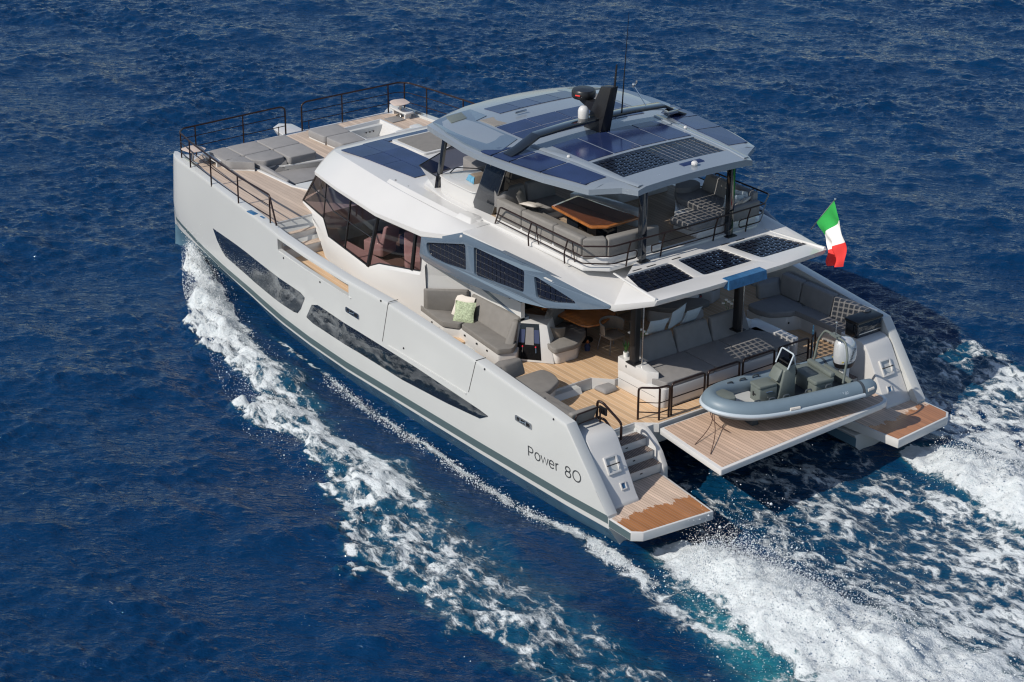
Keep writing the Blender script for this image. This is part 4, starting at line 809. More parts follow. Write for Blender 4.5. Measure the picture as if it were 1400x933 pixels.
# sofa with a planter block, facing aft -----------------------------------------
t = thing('cockpit_sofa', (4.2,-.2,1.4), 'long charcoal sofa with a white block end facing the tender platform', 'sofa')
B().prism(rpoly([(5.06,1.80),(3.52,1.80),(3.40,1.68),(3.42,-2.55),(4.1,-2.75),(5.06,-2.75)],.06), 1.403, 1.90).build('base', 'white', t, bevel=.02)
B().prism(rpoly([(5.06,1.80),(3.95,1.80),(3.70,1.60),(4.05,1.52),(4.62,1.40),(4.75,1.35),(5.06,1.35)],.04), 1.88, 2.225).build('planter_block', 'white', t, bevel=.02)
B().prism([(5.06,1.35),(4.78,1.35),(4.78,-2.45),(5.06,-2.45)], 1.88, 2.22).build('back_shelf', 'white', t, bevel=.02)
B().prism(rpoly([(5.06,-2.3),(4.5,-2.3),(4.0,-2.66),(3.42,-2.72),(3.5,-2.9),(5.06,-2.9)],.04), 1.403, 2.06).build('end_block', 'white', t, bevel=.02)
for y0,y1 in ((1.48,.02),(-.01,-1.14),(-1.17,-2.50)): cush('seat_cushion', [(4.66,y0 if y0 < 1 else 1.42),(3.42,y0),(3.42,y1),(4.66,y1)] if y0 < 1 else [(4.64,1.36),(3.95,1.74),(3.42,1.60),(3.42,y1),(4.66,y1)], 1.90, 2.06, t, 'cush2', .05, .035)
for y0,y1 in ((1.42,.24),(.20,-.93),(-.97,-2.20)): lean('backrest', [(4.58,y0),(4.58,y1-.04),(4.80,y1-.04),(4.80,y0)], [(4.80,y0-.08),(4.80,y1+.02),(4.96,y1+.02),(4.96,y0-.08)], 2.05, 2.62, t, 'cush2')
b = B(); b.box(4.70,4.74,1.798,1.806,2.05,2.11); b.build('socket', 'black', t); b = B(); b.box(3.6,5.04,1.795,1.803,1.66,1.668); b.build('panel_seam', 'seam', t)
pillow((4.98,.60,2.52), .22, (60,0,80), 'pale pillow behind the charcoal sofa back, nearest the planter', 'pale_pillow'); pillow((4.98,-.05,2.60), .24, (70,20,85), 'pale pillow standing upright in the middle behind the charcoal sofa back', 'pale_pillow'); pillow((5.0,-.55,2.52), .21, (62,0,92), 'pale pillow behind the sofa back, furthest from the planter', 'pale_pillow')
t = thing('potted_plant', (4.93,1.64,2.225), 'green sword leaf plant in a white pot on the sofa block', 'plant'); B().lathe((4.93,1.64,2.225), [(.055,0),(.07,.13),(.06,.13),(.05,.03)]).build('pot', 'flower', t)
b = B()
for k in range(9):
    a = k*2.4; l = .22+.05*(k%3); d = Vector((math.cos(a)*.35,math.sin(a)*.35,1)).normalized(); w_ = Vector((-math.sin(a),math.cos(a),0))*.022; o = Vector((4.93,1.64,2.33)); b.add([o-w_*.5,o+w_*.5,o+d*l*.6+w_,o+d*l,o+d*l*.6-w_], [(0,1,2,3,4)])
b.build('leaves', 'leaf', t)
for x,y,lb in ((4.93,1.22,'white orchid blooms beside the near roof post'),(4.93,-1.9,'white orchid blooms beside the far roof post')):
    z0 = 2.222
    t = thing('orchid', (x,y,z0), lb, 'flowers', 'orchids by the roof posts'); B().lathe((x,y,z0), [(.06,0),(.08,.14),(.06,.14)]).build('pot', 'flower', t); b = B()
    for k in range(5): b.tube([(x,y,z0+.1),(x+.05*k-.1,y+.03*k,z0+.4),(x+.08*k-.16,y+.06*k-.1,z0+.62)], .006, 5)
    b.build('stem', 'leaf', t); b = B()
    for k in range(7): b.ell((x+.05*k-.16,y+.05*k-.1,z0+.55+.05*(k%3)), (.05,.05,.03), 7)
    b.build('bloom', 'flower', t)
pf = thing('floor_cushion', (5.05,2.12,1.403), 'grey cushion lying on the teak beside the step', 'cushion'); lean('cover', [(5.26,2.42,1.41),(4.80,2.38,1.41),(4.82,1.90,1.41),(5.24,1.92,1.41)], [(5.20,2.40,1.54),(4.87,2.36,1.54),(4.88,1.96,1.54),(5.17,1.97,1.54)], 0, 0, pf, 'pad', .06)
# corner lounges in the aft deck -------------------------------------------------
for s, lb in ((1,'grey corner lounge along the near bulwark ahead of the boarding stairs'),(-1,'charcoal corner lounge along the far bulwark with a black locker box behind it')):
    m = lambda L: mir(L, s); cm = 'cush' if s > 0 else 'cush2'; t = thing('corner_lounge', (4.6,4.3*s,1.4), lb, 'sofa', 'corner lounges on the aft deck')
    B().prism(rpoly(m([(6.0,3.42),(5.45,3.42),(5.02,3.95),(4.9,4.35),(3.3,4.35),(3.3,5.0),(6.1,5.0)]),.05), 1.403 if 1 else 0, 1.82).build('base', 'white', t, bevel=.02)
    cush('seat_cushion', m([(6.0,3.42),(5.62,3.36),(5.20,3.50),(4.90,4.05),(5.05,4.62),(6.0,4.62)]), 1.825, 1.99, t, cm, .14); cush('seat_cushion', m([(5.02,4.1),(4.88,4.18),(3.2,4.22),(3.2,4.62),(5.02,4.64)]), 1.825, 1.98, t, cm, .06)
    lean('backrest', m([(6.02,3.9),(5.92,4.6),(6.2,4.9),(6.34,4.5),(6.22,3.92)]), m([(6.12,3.96),(6.06,4.55),(6.25,4.86),(6.40,4.5),(6.28,3.96)]), 1.96, 2.36, t, cm, .06)
    for x0,x1 in ((6.10,5.32),(5.29,4.15),(4.12,2.95)): lean('backrest', m([(x0,4.62),(x1,4.62),(x1,4.88),(x0,4.88)]), m([(x0,4.74),(x1,4.74),(x1,4.97),(x0,4.97)]), 1.95, 2.30 if s > 0 else 2.52, t, cm, .05)
    if s > 0: lean('backrest', [(3.22,4.22),(3.22,4.95),(3.02,4.98),(3.02,4.2)], [(3.02,4.20),(3.04,4.98),(2.86,4.98),(2.84,4.2)], 1.95, 2.40, t, cm, .06)
    B().box(4.98,5.0,3.99*s,4.03*s,1.62,1.67).build('latch', 'black', t)
t = thing('locker_box', (2.8,-4.65,2.0), 'glossy black locker box on top of the far transom block', 'box'); B().prism(rpoly([(3.05,-4.08),(2.62,-4.10),(2.62,-5.0),(3.05,-5.0)],.05), 2.005, 2.40).build('body', 'dark', t, bevel=.03); B().prism(rpoly([(3.08,-4.05),(2.59,-4.07),(2.59,-5.02),(3.08,-5.02)],.05), 2.405, 2.47).build('lid', 'black', t, bevel=.02); B().box(2.60,2.62,-4.95,-4.15,2.10,2.13).build('trim_strip', 'steel', t)
B().tube([(3.1,-3.0,1.4),(3.1,-3.0,2.5)], .02, 8).build('ensign_socket', 'gauge', Y)
# flybridge furniture --------------------------------------------------------------
t = thing('flybridge_sofa', (6.6,1.6,4.86), 'big light grey U-shaped sofa round the wooden table on the upper deck', 'sofa')
B().prism(rpoly([(8.75,2.82),(5.3,2.82),(4.86,2.36),(4.86,.62),(5.55,.62),(5.75,2.1),(8.0,2.1),(8.1,1.1),(8.95,1.1),(8.95,2.6)],.05), 4.867, 5.06).build('base', 'white', t, bevel=.015)
cush('seat_cushion', [(8.7,2.55),(5.5,2.55),(5.35,2.2),(5.6,1.98),(8.05,1.98),(8.7,2.0)], 5.065, 5.22, t); cush('seat_cushion', [(8.75,1.95),(8.05,1.95),(8.0,.95),(8.75,.95)], 5.065, 5.22, t, 'cush2'); cush('seat_cushion', [(5.35,2.15),(5.1,2.2),(5.0,.72),(5.5,.72),(5.55,1.95)], 5.065, 5.22, t)
for x0,x1 in ((8.72,7.70),(7.68,6.42),(6.40,5.32)): lean('backrest', [(x0,2.58),(x1,2.58),(x1-.0,2.84),(x0,2.84)], [(x0,2.62),(x1,2.62),(x1,2.84),(x0,2.84)], 4.98, 5.52, t)
lean('backrest', [(5.34,2.58),(5.20,2.2),(4.90,2.34),(5.26,2.84)], [(5.34,2.62),(5.16,2.24),(4.90,2.36),(5.26,2.84)], 4.98, 5.52, t); lean('backrest', [(5.20,2.22),(5.08,.72),(4.86,.72),(4.88,2.34)], [(5.14,2.22),(5.04,.76),(4.86,.74),(4.88,2.34)], 4.98, 5.52, t)
lean('backrest', [(8.70,1.8),(8.70,.9),(8.95,.9),(8.95,1.8)], [(8.82,1.75),(8.82,.95),(9.0,.95),(9.0,1.75)], 5.18, 5.66, t, 'cush2'); lean('backrest', [(8.72,2.55),(8.70,1.85),(8.95,1.85),(8.95,2.75)], [(8.8,2.5),(8.82,1.85),(9.0,1.85),(9.0,2.7)], 5.18, 5.66, t, 'cush2')
pillow((8.45,2.22,5.22), .20, (65,0,-50), 'taupe pillow standing in the forward corner of the flybridge sofa', 'cush'); pillow((8.12,2.18,5.20), .18, (12,0,20), 'cream pillow lying on the forward corner of the flybridge sofa')
t = thing('flybridge_table', (6.5,1.5,4.86), 'dark wooden table with bright varnished edge on the upper deck', 'table')
TB = [(7.42,2.10),(7.62,1.10),(5.50,.84),(5.46,1.86),(5.70,2.22)]
top = B().prism(rpoly(TB,.05), 5.50, 5.555).build('table_top', 'varnish', t, bevel=.01); B().prism(rpoly(grow(TB,-.09),.05), 5.553, 5.559).build('table_inlay', 'walnut', top); b = B(); b.frustum([(7.5,1.62,5.558),(5.5,1.36,5.558),(5.5,1.35,5.558),(7.5,1.61,5.558)], [(7.5,1.62,5.563),(5.5,1.36,5.563),(5.5,1.35,5.563),(7.5,1.61,5.563)]); b.build('table_seam', 'seam', top)
for x,y in ((6.9,1.68),(5.9,1.55)): B().box(x-.22,x+.22,y-.16,y+.16,4.868,5.50).build('pedestal', 'dark', t, bevel=.02)
t = thing('flybridge_chaise', (5.7,-1.6,4.86), 'charcoal sofa with chaise on the far side of the upper deck', 'sofa')
B().prism(rpoly([(7.1,-1.75),(5.70,-.45),(4.86,-.55),(4.86,-2.5),(7.0,-2.55)],.05), 4.867, 5.04).build('base', 'white', t, bevel=.02)
cush('seat_cushion', [(5.75,-.32),(4.92,-.42),(4.92,-1.5),(5.8,-1.5)], 5.045, 5.22, t, 'cush2', .12); cush('seat_cushion', [(7.15,-1.72),(6.7,-1.45),(4.92,-1.52),(4.92,-2.35),(7.1,-2.45)], 5.045, 5.22, t, 'cush2', .1)
lean('backrest', [(6.85,-2.35),(4.95,-2.35),(4.95,-2.6),(6.85,-2.6)], [(6.78,-2.48),(4.98,-2.5),(4.98,-2.66),(6.78,-2.64)], 5.18, 5.62, t, 'cush2'); lean('backrest', [(5.02,-1.3),(5.02,-2.6),(4.84,-2.6),(4.84,-1.3)], [(5.0,-1.5),(5.0,-2.6),(4.84,-2.6),(4.84,-1.5)], 5.05, 5.44, t, 'cush2')
cush('arm_cushion', [(7.3,-1.9),(6.95,-1.6),(6.75,-1.9),(6.85,-2.4),(7.2,-2.45)], 5.18, 5.36, t, 'cush2', .12)
pillow((5.25,-2.05,5.20), .20, (60,0,60), 'pale pillow on the charcoal chaise nearest the rail', 'pale_pillow'); pillow((5.3,-2.30,5.22), .21, (66,0,20), 'pale blue pillow leaning in the corner of the charcoal chaise', 'pale_pillow'); pillow((5.12,-2.2,5.18), .19, (40,0,110), 'white pillow tucked behind the others on the charcoal chaise')
b = B(); b.prism(rpoly([(7.9,-.5),(7.9,-2.2),(8.7,-2.4),(9.4,-2.4),(9.4,-.5)],.1), 4.867, 5.42); t = thing('wet_bar', (8.6,-1.4,4.86), 'white bar counter with pale blue sink lid on the far side of the upper deck', 'cabinet'); b.build('carcass', 'white', t, bevel=.03); B().box(8.0,8.5,-2.1,-1.3,5.421,5.44).build('lid', 'gauge', t)
t = thing('serving_counter', (6.9,.2,4.86), 'pale curved low counter behind the flybridge table', 'counter'); B().prism(rpoly([(8.4,.75),(7.6,.45),(6.4,.2),(6.3,-.1),(7.6,.1),(8.5,.4)],.1), 4.867, 5.28).build('carcass', 'hull', t, bevel=.04)
# ------------------------------------------------------------------ tender on the lift platform
lift = B().prism(rpoly([(2.72,2.40),(.22,2.68),(.50,-3.35),(2.72,-3.0)], [.05,.05,.5,.2]), 1.20, 1.345).build('lift_platform', 'white', Y, bevel=.02, seg=2)
B().prism(rpoly([(2.68,2.30),(.32,2.56),(.58,-3.24),(2.68,-2.95)], [.03,.03,.4,.2]), 1.34, 1.352).build('teak_decking', 'teak_lift', lift)
b = B()
for y in (1.6,-1.6): b.box(.9,3.2,y-.12,y+.12,.85,1.125)
b.build('lift_arm', 'hull', Y, bevel=.02)
D = thing('inflatable_tender', (1.72,-.65,1.352), 'grey-blue rigid inflatable tender with a sage console, carried on the aft platform', 'dinghy', None, R(81.5))
def dl(b, name, m, par=D, **k): return b.build(name, m, par, local=True, **k)
half = [(-1.75,.76,.47),(-1.2,.77,.47),(-.4,.78,.48),(.5,.77,.50),(1.2,.70,.53),(1.65,.52,.57),(1.93,.28,.61),(2.03,0,.63)]
path = half+[(x,-y,z) for x,y,z in half[-2::-1]]
def smoothp(p, n=2):
    p = [Vector(q) for q in p]
    for _ in range(n):
        o = [p[0]]
        for i in range(len(p)-1): o += [p[i]*.75+p[i+1]*.25, p[i]*.25+p[i+1]*.75]
        p = o+[p[-1]]
    return p
P = smoothp(path)
tube = dl(B().tube(P, .225, 18), 'buoyancy_tube', 'dinghy', smooth=60)
for s in (1,-1):
    b = B(); b.tube([(-1.74,.76*s,.47),(-1.9,.76*s,.47),(-2.12,.755*s,.48),(-2.2,.75*s,.485),(-2.22,.75*s,.487)], [.228,.226,.20,.13,.03], 18); dl(b, 'tube_end_cone', 'dinghy', smooth=50)
    b = B(); b.tube([(-1.78,.76*s,.47),(-1.70,.76*s,.47)], .229, 18); dl(b, 'tube_band', 'dinghy_dark')
    b = B(); b.tube([(-2.05,(.76+.17)*s,.53),(-1.85,(.76+.20)*s,.52)], .045, 8); dl(b, 'tube_handle', 'pillow')
    b = B(); b.tube([(.18,(.78+.20)*s,.52),(.46,(.775+.20)*s,.53)], .045, 8); dl(b, 'tube_handle', 'pillow')
    for x in (1.15,.75,.35,-.3,-.9):
        yy = ip(x, [-2,.5,1.2], [.77,.77,.70]); b = B(); b.tube(rline([(x-.09,(yy-.12)*s,.50+.19),(x-.07,(yy-.12)*s,.755),(x+.07,(yy-.12)*s,.755),(x+.09,(yy-.12)*s,.50+.19)],.03), .018, 6); dl(b, 'grab_loop', 'dinghy_dark')
b = B(); off = []
for i, p in enumerate(P):
    t_ = (P[min(i+1,len(P)-1)]-P[max(i-1,0)]).normalized(); nrm = Vector((t_.y,-t_.x,0)).normalized(); nrm = nrm if nrm.dot(Vector((p.x-.2 if p.x > 1 else 0,p.y,0))) > 0 else -nrm; off.append((p+nrm*.215)+Vector((0,0,-.045)))
b.tube(off, .058, 8); dl(b, 'rub_strake', 'dinghy_light', smooth=60)
# V-shaped hull and floor
st = [(-1.7,.60,.08,.40),(-.6,.62,.05,.40),(.5,.60,.04,.42),(1.2,.48,.08,.45),(1.65,.28,.20,.48),(1.9,.08,.34,.52)]
b = B(); b.loft([[(x,-w_,zt_),(x,-w_*.9,zk+.17),(x,0,zk),(x,w_*.9,zk+.17),(x,w_,zt_)] for x,w_,zk,zt_ in st]); dl(b, 'rigid_hull', 'hull', smooth=30)
dl(B().prism([(-1.65,-.58),(.6,-.58),(1.3,-.42),(1.6,-.2),(1.6,.2),(1.3,.42),(.6,.58),(-1.65,.58)], .30, .425), 'floor', 'dinghy_dark')
dl(B().box(-1.72,-1.62,-.56,.56,.2,.66), 'transom', 'dseat', bevel=.02)
dl(B().prism(rpoly([(2.02,0),(1.9,.22),(1.55,.3),(1.45,0),(1.55,-.3),(1.9,-.22)],.06), .70, .80), 'bow_step', 'dseat', bevel=.03, smooth=35)
# console, jockey seat, windshield
con = dl(B().frustum([(.30,-.24,.425),(.30,.24,.425),(-.22,.24,.425),(-.22,-.24,.425)], [(.14,-.23,1.16),(.14,.23,1.16),(-.20,.23,1.30),(-.20,-.23,1.30)]), 'console', 'dseat', bevel=.04, seg=3)
dl(B().frustum([(.33,-.19,.90),(.33,.19,.90),(.24,.19,.90),(.24,-.19,.90)], [(.185,-.18,1.18),(.185,.18,1.18),(.12,.18,1.18),(.12,-.18,1.18)]), 'back_pad', 'dseat', bevel=.03)
box_ = dl(B().prism(rpoly([(.30,-.22),(.82,-.20),(.82,.20),(.30,.22)],.04), .425, .80), 'forward_seat_box', 'dseat', bevel=.025); dl(B().prism(rpoly([(.31,-.22),(.84,-.21),(.84,.21),(.31,.22)],.05), .80, .875), 'seat_cushion', 'dseat', bevel=.03)
b = B(); b.box(.836,.842,-.06,-.02,.56,.68); b.box(.836,.842,.0,.05,.60,.64); dl(b, 'seat_emblem', 'black', box_)
b = B(); b.tube([(.46,.225,.70),(.64,.215,.70)], .016, 6); dl(b, 'latch', 'steel', box_)
b = B(); b.tube(rline([(.06,.25,1.20),(-.10,.25,1.56),(-.10,-.25,1.56),(.06,-.25,1.20)],.06), .02, 8); b.tube(rline([(-.16,.24,1.28),(-.11,.25,1.54)],.03), .014, 6); b.tube([(-.16,-.24,1.28),(-.11,-.25,1.54)], .014, 6); dl(b, 'windshield_frame', 'dinghy_light', con)
b = B(); b.add([(.05,.235,1.23),(-.10,.235,1.54),(-.10,-.235,1.54),(.05,-.235,1.23)], [(0,1,2,3)]); dl(b, 'windshield', 'smoke', con)
dl(B().box(-.19,.02,-.19,.19,1.25,1.33), 'instrument_panel', 'black', con, bevel=.02)
b = B(); b.tube([(-.27+.06*math.cos(a)*.6,.17*math.sin(a),1.06+.16*math.cos(a)) for a in np.linspace(0,2*math.pi,20,False)], .017, 6, True); b.tube([(-.2,0,1.06),(-.27,0,1.06)], .02, 6); b.tube([(-.27,-.16,1.06),(-.27,.16,1.06)], .01, 6); dl(b, 'steering_wheel', 'black', con)
dl(B().prism(rpoly([(-.62,-.5),(-.62,.5),(-1.15,.5),(-1.15,-.5)],.05), .425, .72), 'helm_seat_box', 'dseat', bevel=.03); dl(B().prism(rpoly([(-.58,-.53),(-.58,.53),(-1.18,.53),(-1.18,-.53)],.08), .725, .83), 'helm_seat_cushion', 'dseat', bevel=.04); dl(B().prism([(-1.05,-.5),(-1.05,.5),(-1.2,.5),(-1.2,-.5)], .83, .95), 'seat_bolster', 'dseat', bevel=.04)
b = B(); b.tube(rline([(-1.35,.62,.68),(-1.45,.60,1.35),(-1.5,.42,1.66),(-1.5,-.42,1.66),(-1.45,-.60,1.35),(-1.35,-.62,.68)],.12), .03, 8); dl(b, 'roll_bar', 'dseat', smooth=50)
dl(B().box(-1.58,-1.42,-.14,.14,1.66,1.70), 'bar_plate', 'dseat'); b = B(); b.tube([(-1.5,.0,1.7),(-1.5,0,2.0)], .012, 6); b.ell((-1.5,0,2.02),(.03,.03,.04),8); dl(b, 'anchor_light', 'steel')
# outboard
eng = dl(B().loft([[(-1.80+math.cos(a)*rx*1.15+ox, math.sin(a)*ry*1.2, .78+(z-.78)*1.18) for a in np.linspace(0,2*math.pi,20,False)] for z,rx,ry,ox in ((.78,.17,.14,0),(.86,.23,.18,-.02),(1.0,.27,.20,-.03),(1.2,.27,.20,-.03),(1.33,.24,.18,-.01),(1.42,.17,.13,.02),(1.45,.06,.05,.03))]), 'outboard_cowling', 'engine', smooth=50)
dl(B().loft([[(-1.80+math.cos(a)*r_x*1.15-.02, math.sin(a)*r_x*.76*1.2, z) for a in np.linspace(0,2*math.pi,20,False)] for z,r_x in ((.80,.215),(.88,.245),(.93,.262))]), 'cowling_band', 'black', eng, smooth=50)
b = B(); b.box(-1.66,-1.60,-.203,-.197,.98,1.01); b.box(-1.66,-1.60,.197,.203,.98,1.01); dl(b, 'cowling_flash', mat('yellow_decal', (.7,.5,.05), .5), eng)
dl(B().box(-1.95,-1.74,-.09,.09,.15,.80), 'outboard_leg', 'engine', bevel=.03); dl(B().box(-2.15,-1.7,-.1,.1,.18,.2), 'cavitation_plate', 'engine'); b = B(); b.lathe((-1.98,0,.04), [(.01,-.0),(.06,.03),(.06,.1),(.02,.14)], 10); dl(b, 'gearcase', 'engine')
def ptext(s, size, name, m, par, mw):
    c = bpy.data.curves.new(name, 'FONT'); c.body = s; c.size = size; c.extrude = .002; o = bpy.data.objects.new(name, c); S.collection.objects.link(o)
    me = bpy.data.meshes.new_from_object(o.evaluated_get(bpy.context.evaluated_depsgraph_get())); bpy.data.objects.remove(o); me.transform(mw); me.materials.append(M[m])
    q = bpy.data.objects.new(name, me); S.collection.objects.link(q); q.parent = par; return q
ptext('EXTREME 3.80', .105, 'tube_lettering', 'dinghy_light', D, Matrix.Translation((-.62,.975,.555)) @ Matrix.Rotation(R(180),4,'Z') @ Matrix.Rotation(R(62),4,'X'))
for nm, sgn in (('cowling_lettering',1),): ptext('HONDA', .10, nm, 'black', eng, Matrix.Translation((-1.86,.244*sgn,.98)) @ Matrix.Rotation(R(180),4,'Z') @ Matrix.Rotation(R(90),4,'X') @ Matrix.Rotation(R(70),4,'Z'))
for k, (x, lb) in enumerate(((1.05,'black rubber chock under the bow end of the tender'),(-1.0,'black rubber chock under the stern end of the tender'))):
    t = thing('boat_chock', D.matrix_basis @ Vector((x,0,0)), lb, 'chock', 'chocks carrying the tender', R(81.5))
    for s in (1,-1):
        b = B(); b.frustum([(-.1,.05*s,.002),(.1,.05*s,.002),(.1,.42*s,.002),(-.1,.42*s,.002)], [(-.08,.1*s,.08),(.08,.1*s,.08),(.08,.42*s,.20),(-.08,.42*s,.20)]); b.build('wedge', 'dinghy_dark', t, bevel=.015, local=True)
for pts, lb in (([(1.98,1.28,2.08),(2.03,1.40,1.9),(1.9,1.42,1.62),(1.75,1.75,1.46),(1.55,2.30,1.36)],'thin brown lashing rope from the tender bow to the near corner of the platform'),([(1.95,1.22,2.1),(1.99,1.36,1.9),(1.88,1.40,1.60),(1.5,1.70,1.45),(.95,2.35,1.365)],'second lashing rope from the tender bow running further aft across the platform'),([(2.0,1.2,2.1),(2.06,1.44,1.85),(1.86,1.44,1.55),(1.5,1.25,1.40)],'short loose rope end hanging from the tender bow')):
    o = B().tube(smoothp(pts,2), .011, 6).build('lashing_rope', 'rope'); tag(o, lb, 'rope', 'ropes at the tender bow')
# national flag on its staff
t = thing('ensign', (3.86,-3.45,4.77), 'green, white and red striped flag on a slanting staff at the far roof corner', 'flag')
b = B(); b.tube([(3.86,-3.45,4.77),(2.86,-3.20,5.92)], .016, 8); b.ell((2.85,-3.2,5.94),(.03,.03,.03),8); b.build('flagstaff', 'steel', t)
A_, B_ = Vector((2.90,-3.21,5.88)), Vector((3.62,-3.39,5.05)); C_, D_ = Vector((2.30,-3.02,4.36)), Vector((2.62,-2.98,4.30))
b = B(); NU, NV = 30, 14; V_ = []
for i in range(NU+1):
    for j in range(NV+1):
        u, v = i/NU, j/NV; h = A_*(1-v)+B_*v; f = C_*(1-v)+D_*v; mid = h*.35+f*.65+Vector((-.22*(1-v)-.02,.02,.50-.25*v)); p = h*(1-u)**2+mid*2*u*(1-u)+f*u*u
        p = p+Vector((.3,.9,0)).normalized()*(.10*u**.6*math.sin(9*v+5.5*u)+.04*math.sin(15*u-6*v)*u); V_.append(p)
for i in range(NU):
    b.mi = 0 if i < 10 else (1 if i < 20 else 2)
    for j in range(NV): k = i*(NV+1)+j; b.add([V_[k],V_[k+1],V_[k+NV+2],V_[k+NV+1]], [(0,1,2,3)])
b.build('cloth', ['green','fwhite','red'], t, smooth=80)
# ------------------------------------------------------------------ the sea
rng = np.random.default_rng(5)
def tile(N, L, peak, wdir, spread, cut, slope=4.0):
    k = np.fft.fftfreq(N, L/N)*2*np.pi; kx, ky = np.meshgrid(k, k, indexing='ij'); kk = np.hypot(kx, ky); kk[0,0] = 1
    c = (kx*math.cos(wdir)+ky*math.sin(wdir))/kk
    P = np.exp(-1/(kk*peak)**2)/kk**slope*((1-spread)*c**2+spread)*np.exp(-(kk*cut)**2); P[0,0] = 0
    a = np.sqrt(P)*(rng.normal(size=(N,N))+1j*rng.normal(size=(N,N)))
    h = np.fft.ifft2(a).real; return h/h.std()
def samp(T, L, x, y):
    N = T.shape[0]; u = (x/L*N) % N; v = (y/L*N) % N; i = u.astype(int); j = v.astype(int); fu = u-i; fv = v-j; i1 = (i+1) % N; j1 = (j+1) % N; i %= N; j %= N
    return (T[i,j]*(1-fu)+T[i1,j]*fu)*(1-fv)+(T[i,j1]*(1-fu)+T[i1,j1]*fu)*fv
WD = math.radians(-48)
T1 = tile(512, 50., .95, WD, .06, .035, 3.6); T2 = tile(512, 23., .13, WD+.2, .05, .022, 3.0); T3 = tile(512, 9., .5, 0, 1., .012, 2.8); T4 = tile(256, 26., .9, 0, 1., .05, 3.2)
ss = lambda a, b, v: (lambda t: t*t*(3-2*t))(np.clip((v-a)/(b-a), 0, 1))
g = lambda v, c, w: np.exp(-((v-c)/w)**2)
OX = [-12,-8,-2.6,-1.3,.6,2,4.6,6.1,9,11.3,13.1,15.9,18.5,20.8,22.4,23.2,23.6]; OY = [11.6,10.7,9.75,9.9,10.1,10.4,10.0,9.25,8.5,8.4,7.85,7.0,6.15,5.15,4.35,3.95,3.8]
IX = [-12,-4.7,-2.5,-.6,1.9,2.9,4.8,7.4,9.6,12,14,17.2,20.5,22.6,23.6]; IY = [7.2,6.95,7.3,7.25,7.0,7.3,6.8,6.5,6.75,6.36,6.0,5.36,4.3,3.7,3.7]
SEA = -.30
def wake(x, y):
    n1 = samp(T4, 26., x, y); n2 = samp(T3, 9., x*.8, y)
    ay = np.abs(y); port = y > 0
    o = np.interp(x, OX, OY)+.26*n1*ss(23,15,x)+.20*n2*ss(23.8,21,x); i = np.interp(x, IX, IY)+.2*n1*ss(22,12,x)+.08*n2
    w = np.maximum(o-i, .12); t = (ay-i)/w
    inb = ss(-.12,.12,t)*ss(1.08,.88,t)
    d_band = inb*np.interp(x, [-12,-2,4,8,12,16,20,23.5], [.46,.50,.53,.57,.64,.76,.90,1.0])
    lobe = ss(-.05,.15,t)*ss(.62,.35,t)*ss(1.5,7,x); d_band = np.maximum(d_band, lobe*.78)
    edge = g(t,.93,.09)*ss(-3,4,x)*.72; d_band = np.maximum(d_band, edge)
    d_band *= ss(23.75,23.5,x); d_band *= .62+.38*ss(-.05,.45,t+.12*n1)
    d_band = np.where(port, d_band, d_band*.85)
    hs = g(ay, np.interp(x, [-6,-2.4,0,1.5,4.3,8.5,13,15.5], [5.4,6.0,5.45,5.36,5.50,5.46,5.30,5.2])+.05*n2, np.interp(x, [-6,0,4,8,14], [.55,.42,.22,.14,.09]))*ss(18.5,15,x)*np.interp(x, [-6,-1,1,4], [.40,.66,.80,.66])
    # jets behind the two hulls
    a = .75-x; cy = 4.15-.02*a; hwid = .50+.21*np.maximum(a,0)
    jet = ss(-.1,.5,a)*np.exp(-np.abs((ay-cy)/hwid)**3)*1.25
    fringe = ss(0,2,a)*g(ay,cy+.2,hwid*1.9)*.62
    mid = ss(6.5,3.0,x)*ss(3.6,2.7,ay)*np.interp(x, [-12,-4,3], [.64,.58,.44])
    gap = g(y, 2.45+.03*a, .33)*ss(-.3,.6,a)*ss(6.,4.0,a); mid *= (1-.85*gap); fringe *= (1-.9*gap)
    far = np.where(port, 0, ss(9,5,x)*ss(4.8,5.8,ay)*ss(11.4,10,ay)*np.interp(x,[-8,2,8],[.66,.58,.36]))
    foam = np.maximum.reduce([d_band, hs, jet, fringe, mid, far])
    # patchiness
    foam = np.clip(foam+(.05*n1+.07*n2)*foam*(foam < .95), 0, 1.3)
    aer = np.maximum.reduce([jet*.5, ss(.3,2,a)*g(ay,cy+hwid*1.15,.30+.06*np.maximum(a,0))*ss(-1,7,a)*.9, mid*.22, d_band*.35*ss(20,12,x), hs*.2])
    dz = (.42*g(t,.55,.42)*np.interp(x, [-12,0,10,20,23.4,23.7], [.12,.25,.5,.85,1.0,0])*(1+.25*n2))*1.0
    dz = np.where(ay > i-1, dz, 0)
    dz += ss(.3,2.6,a)*ss(14,4,a)*.78*np.exp(-((ay-cy)/(hwid*.95))**2)*(1+.07*n1+.05*n2)
    dz -= .16*g(ay,5.35,.55)*ss(15,11,x)*ss(1,4,x)
    dz -= .25*gap
    dz += np.clip(foam,0,1)*(.050*n2+.03*n1)
    return foam, aer, dz
def axis(a, b, h, far):
    m = list(np.arange(a, b+1e-6, h)); d = h; lo = a; hi = b; L = []; Hh = []
    while lo > -far: d *= 1.09; lo -= d; L.append(lo); 
    d = h
    while hi < far: d *= 1.09; hi += d; Hh.append(hi)
    return np.array(L[::-1]+m+Hh)
ax = axis(-11, 57, .085, 6000); ay_ = axis(-42, 22, .085, 6000); NX, NY = len(ax), len(ay_)
X, Yv = np.meshgrid(ax, ay_, indexing='ij')
foam, aer, dz = wake(X, Yv)
damp = ss(700, 90, np.hypot(X-20, Yv))
c_, s_ = math.cos(.45), math.sin(.45)
h1 = samp(T1, 50., X, Yv); h2 = samp(T2, 23., X*c_+Yv*s_, -X*s_+Yv*c_)
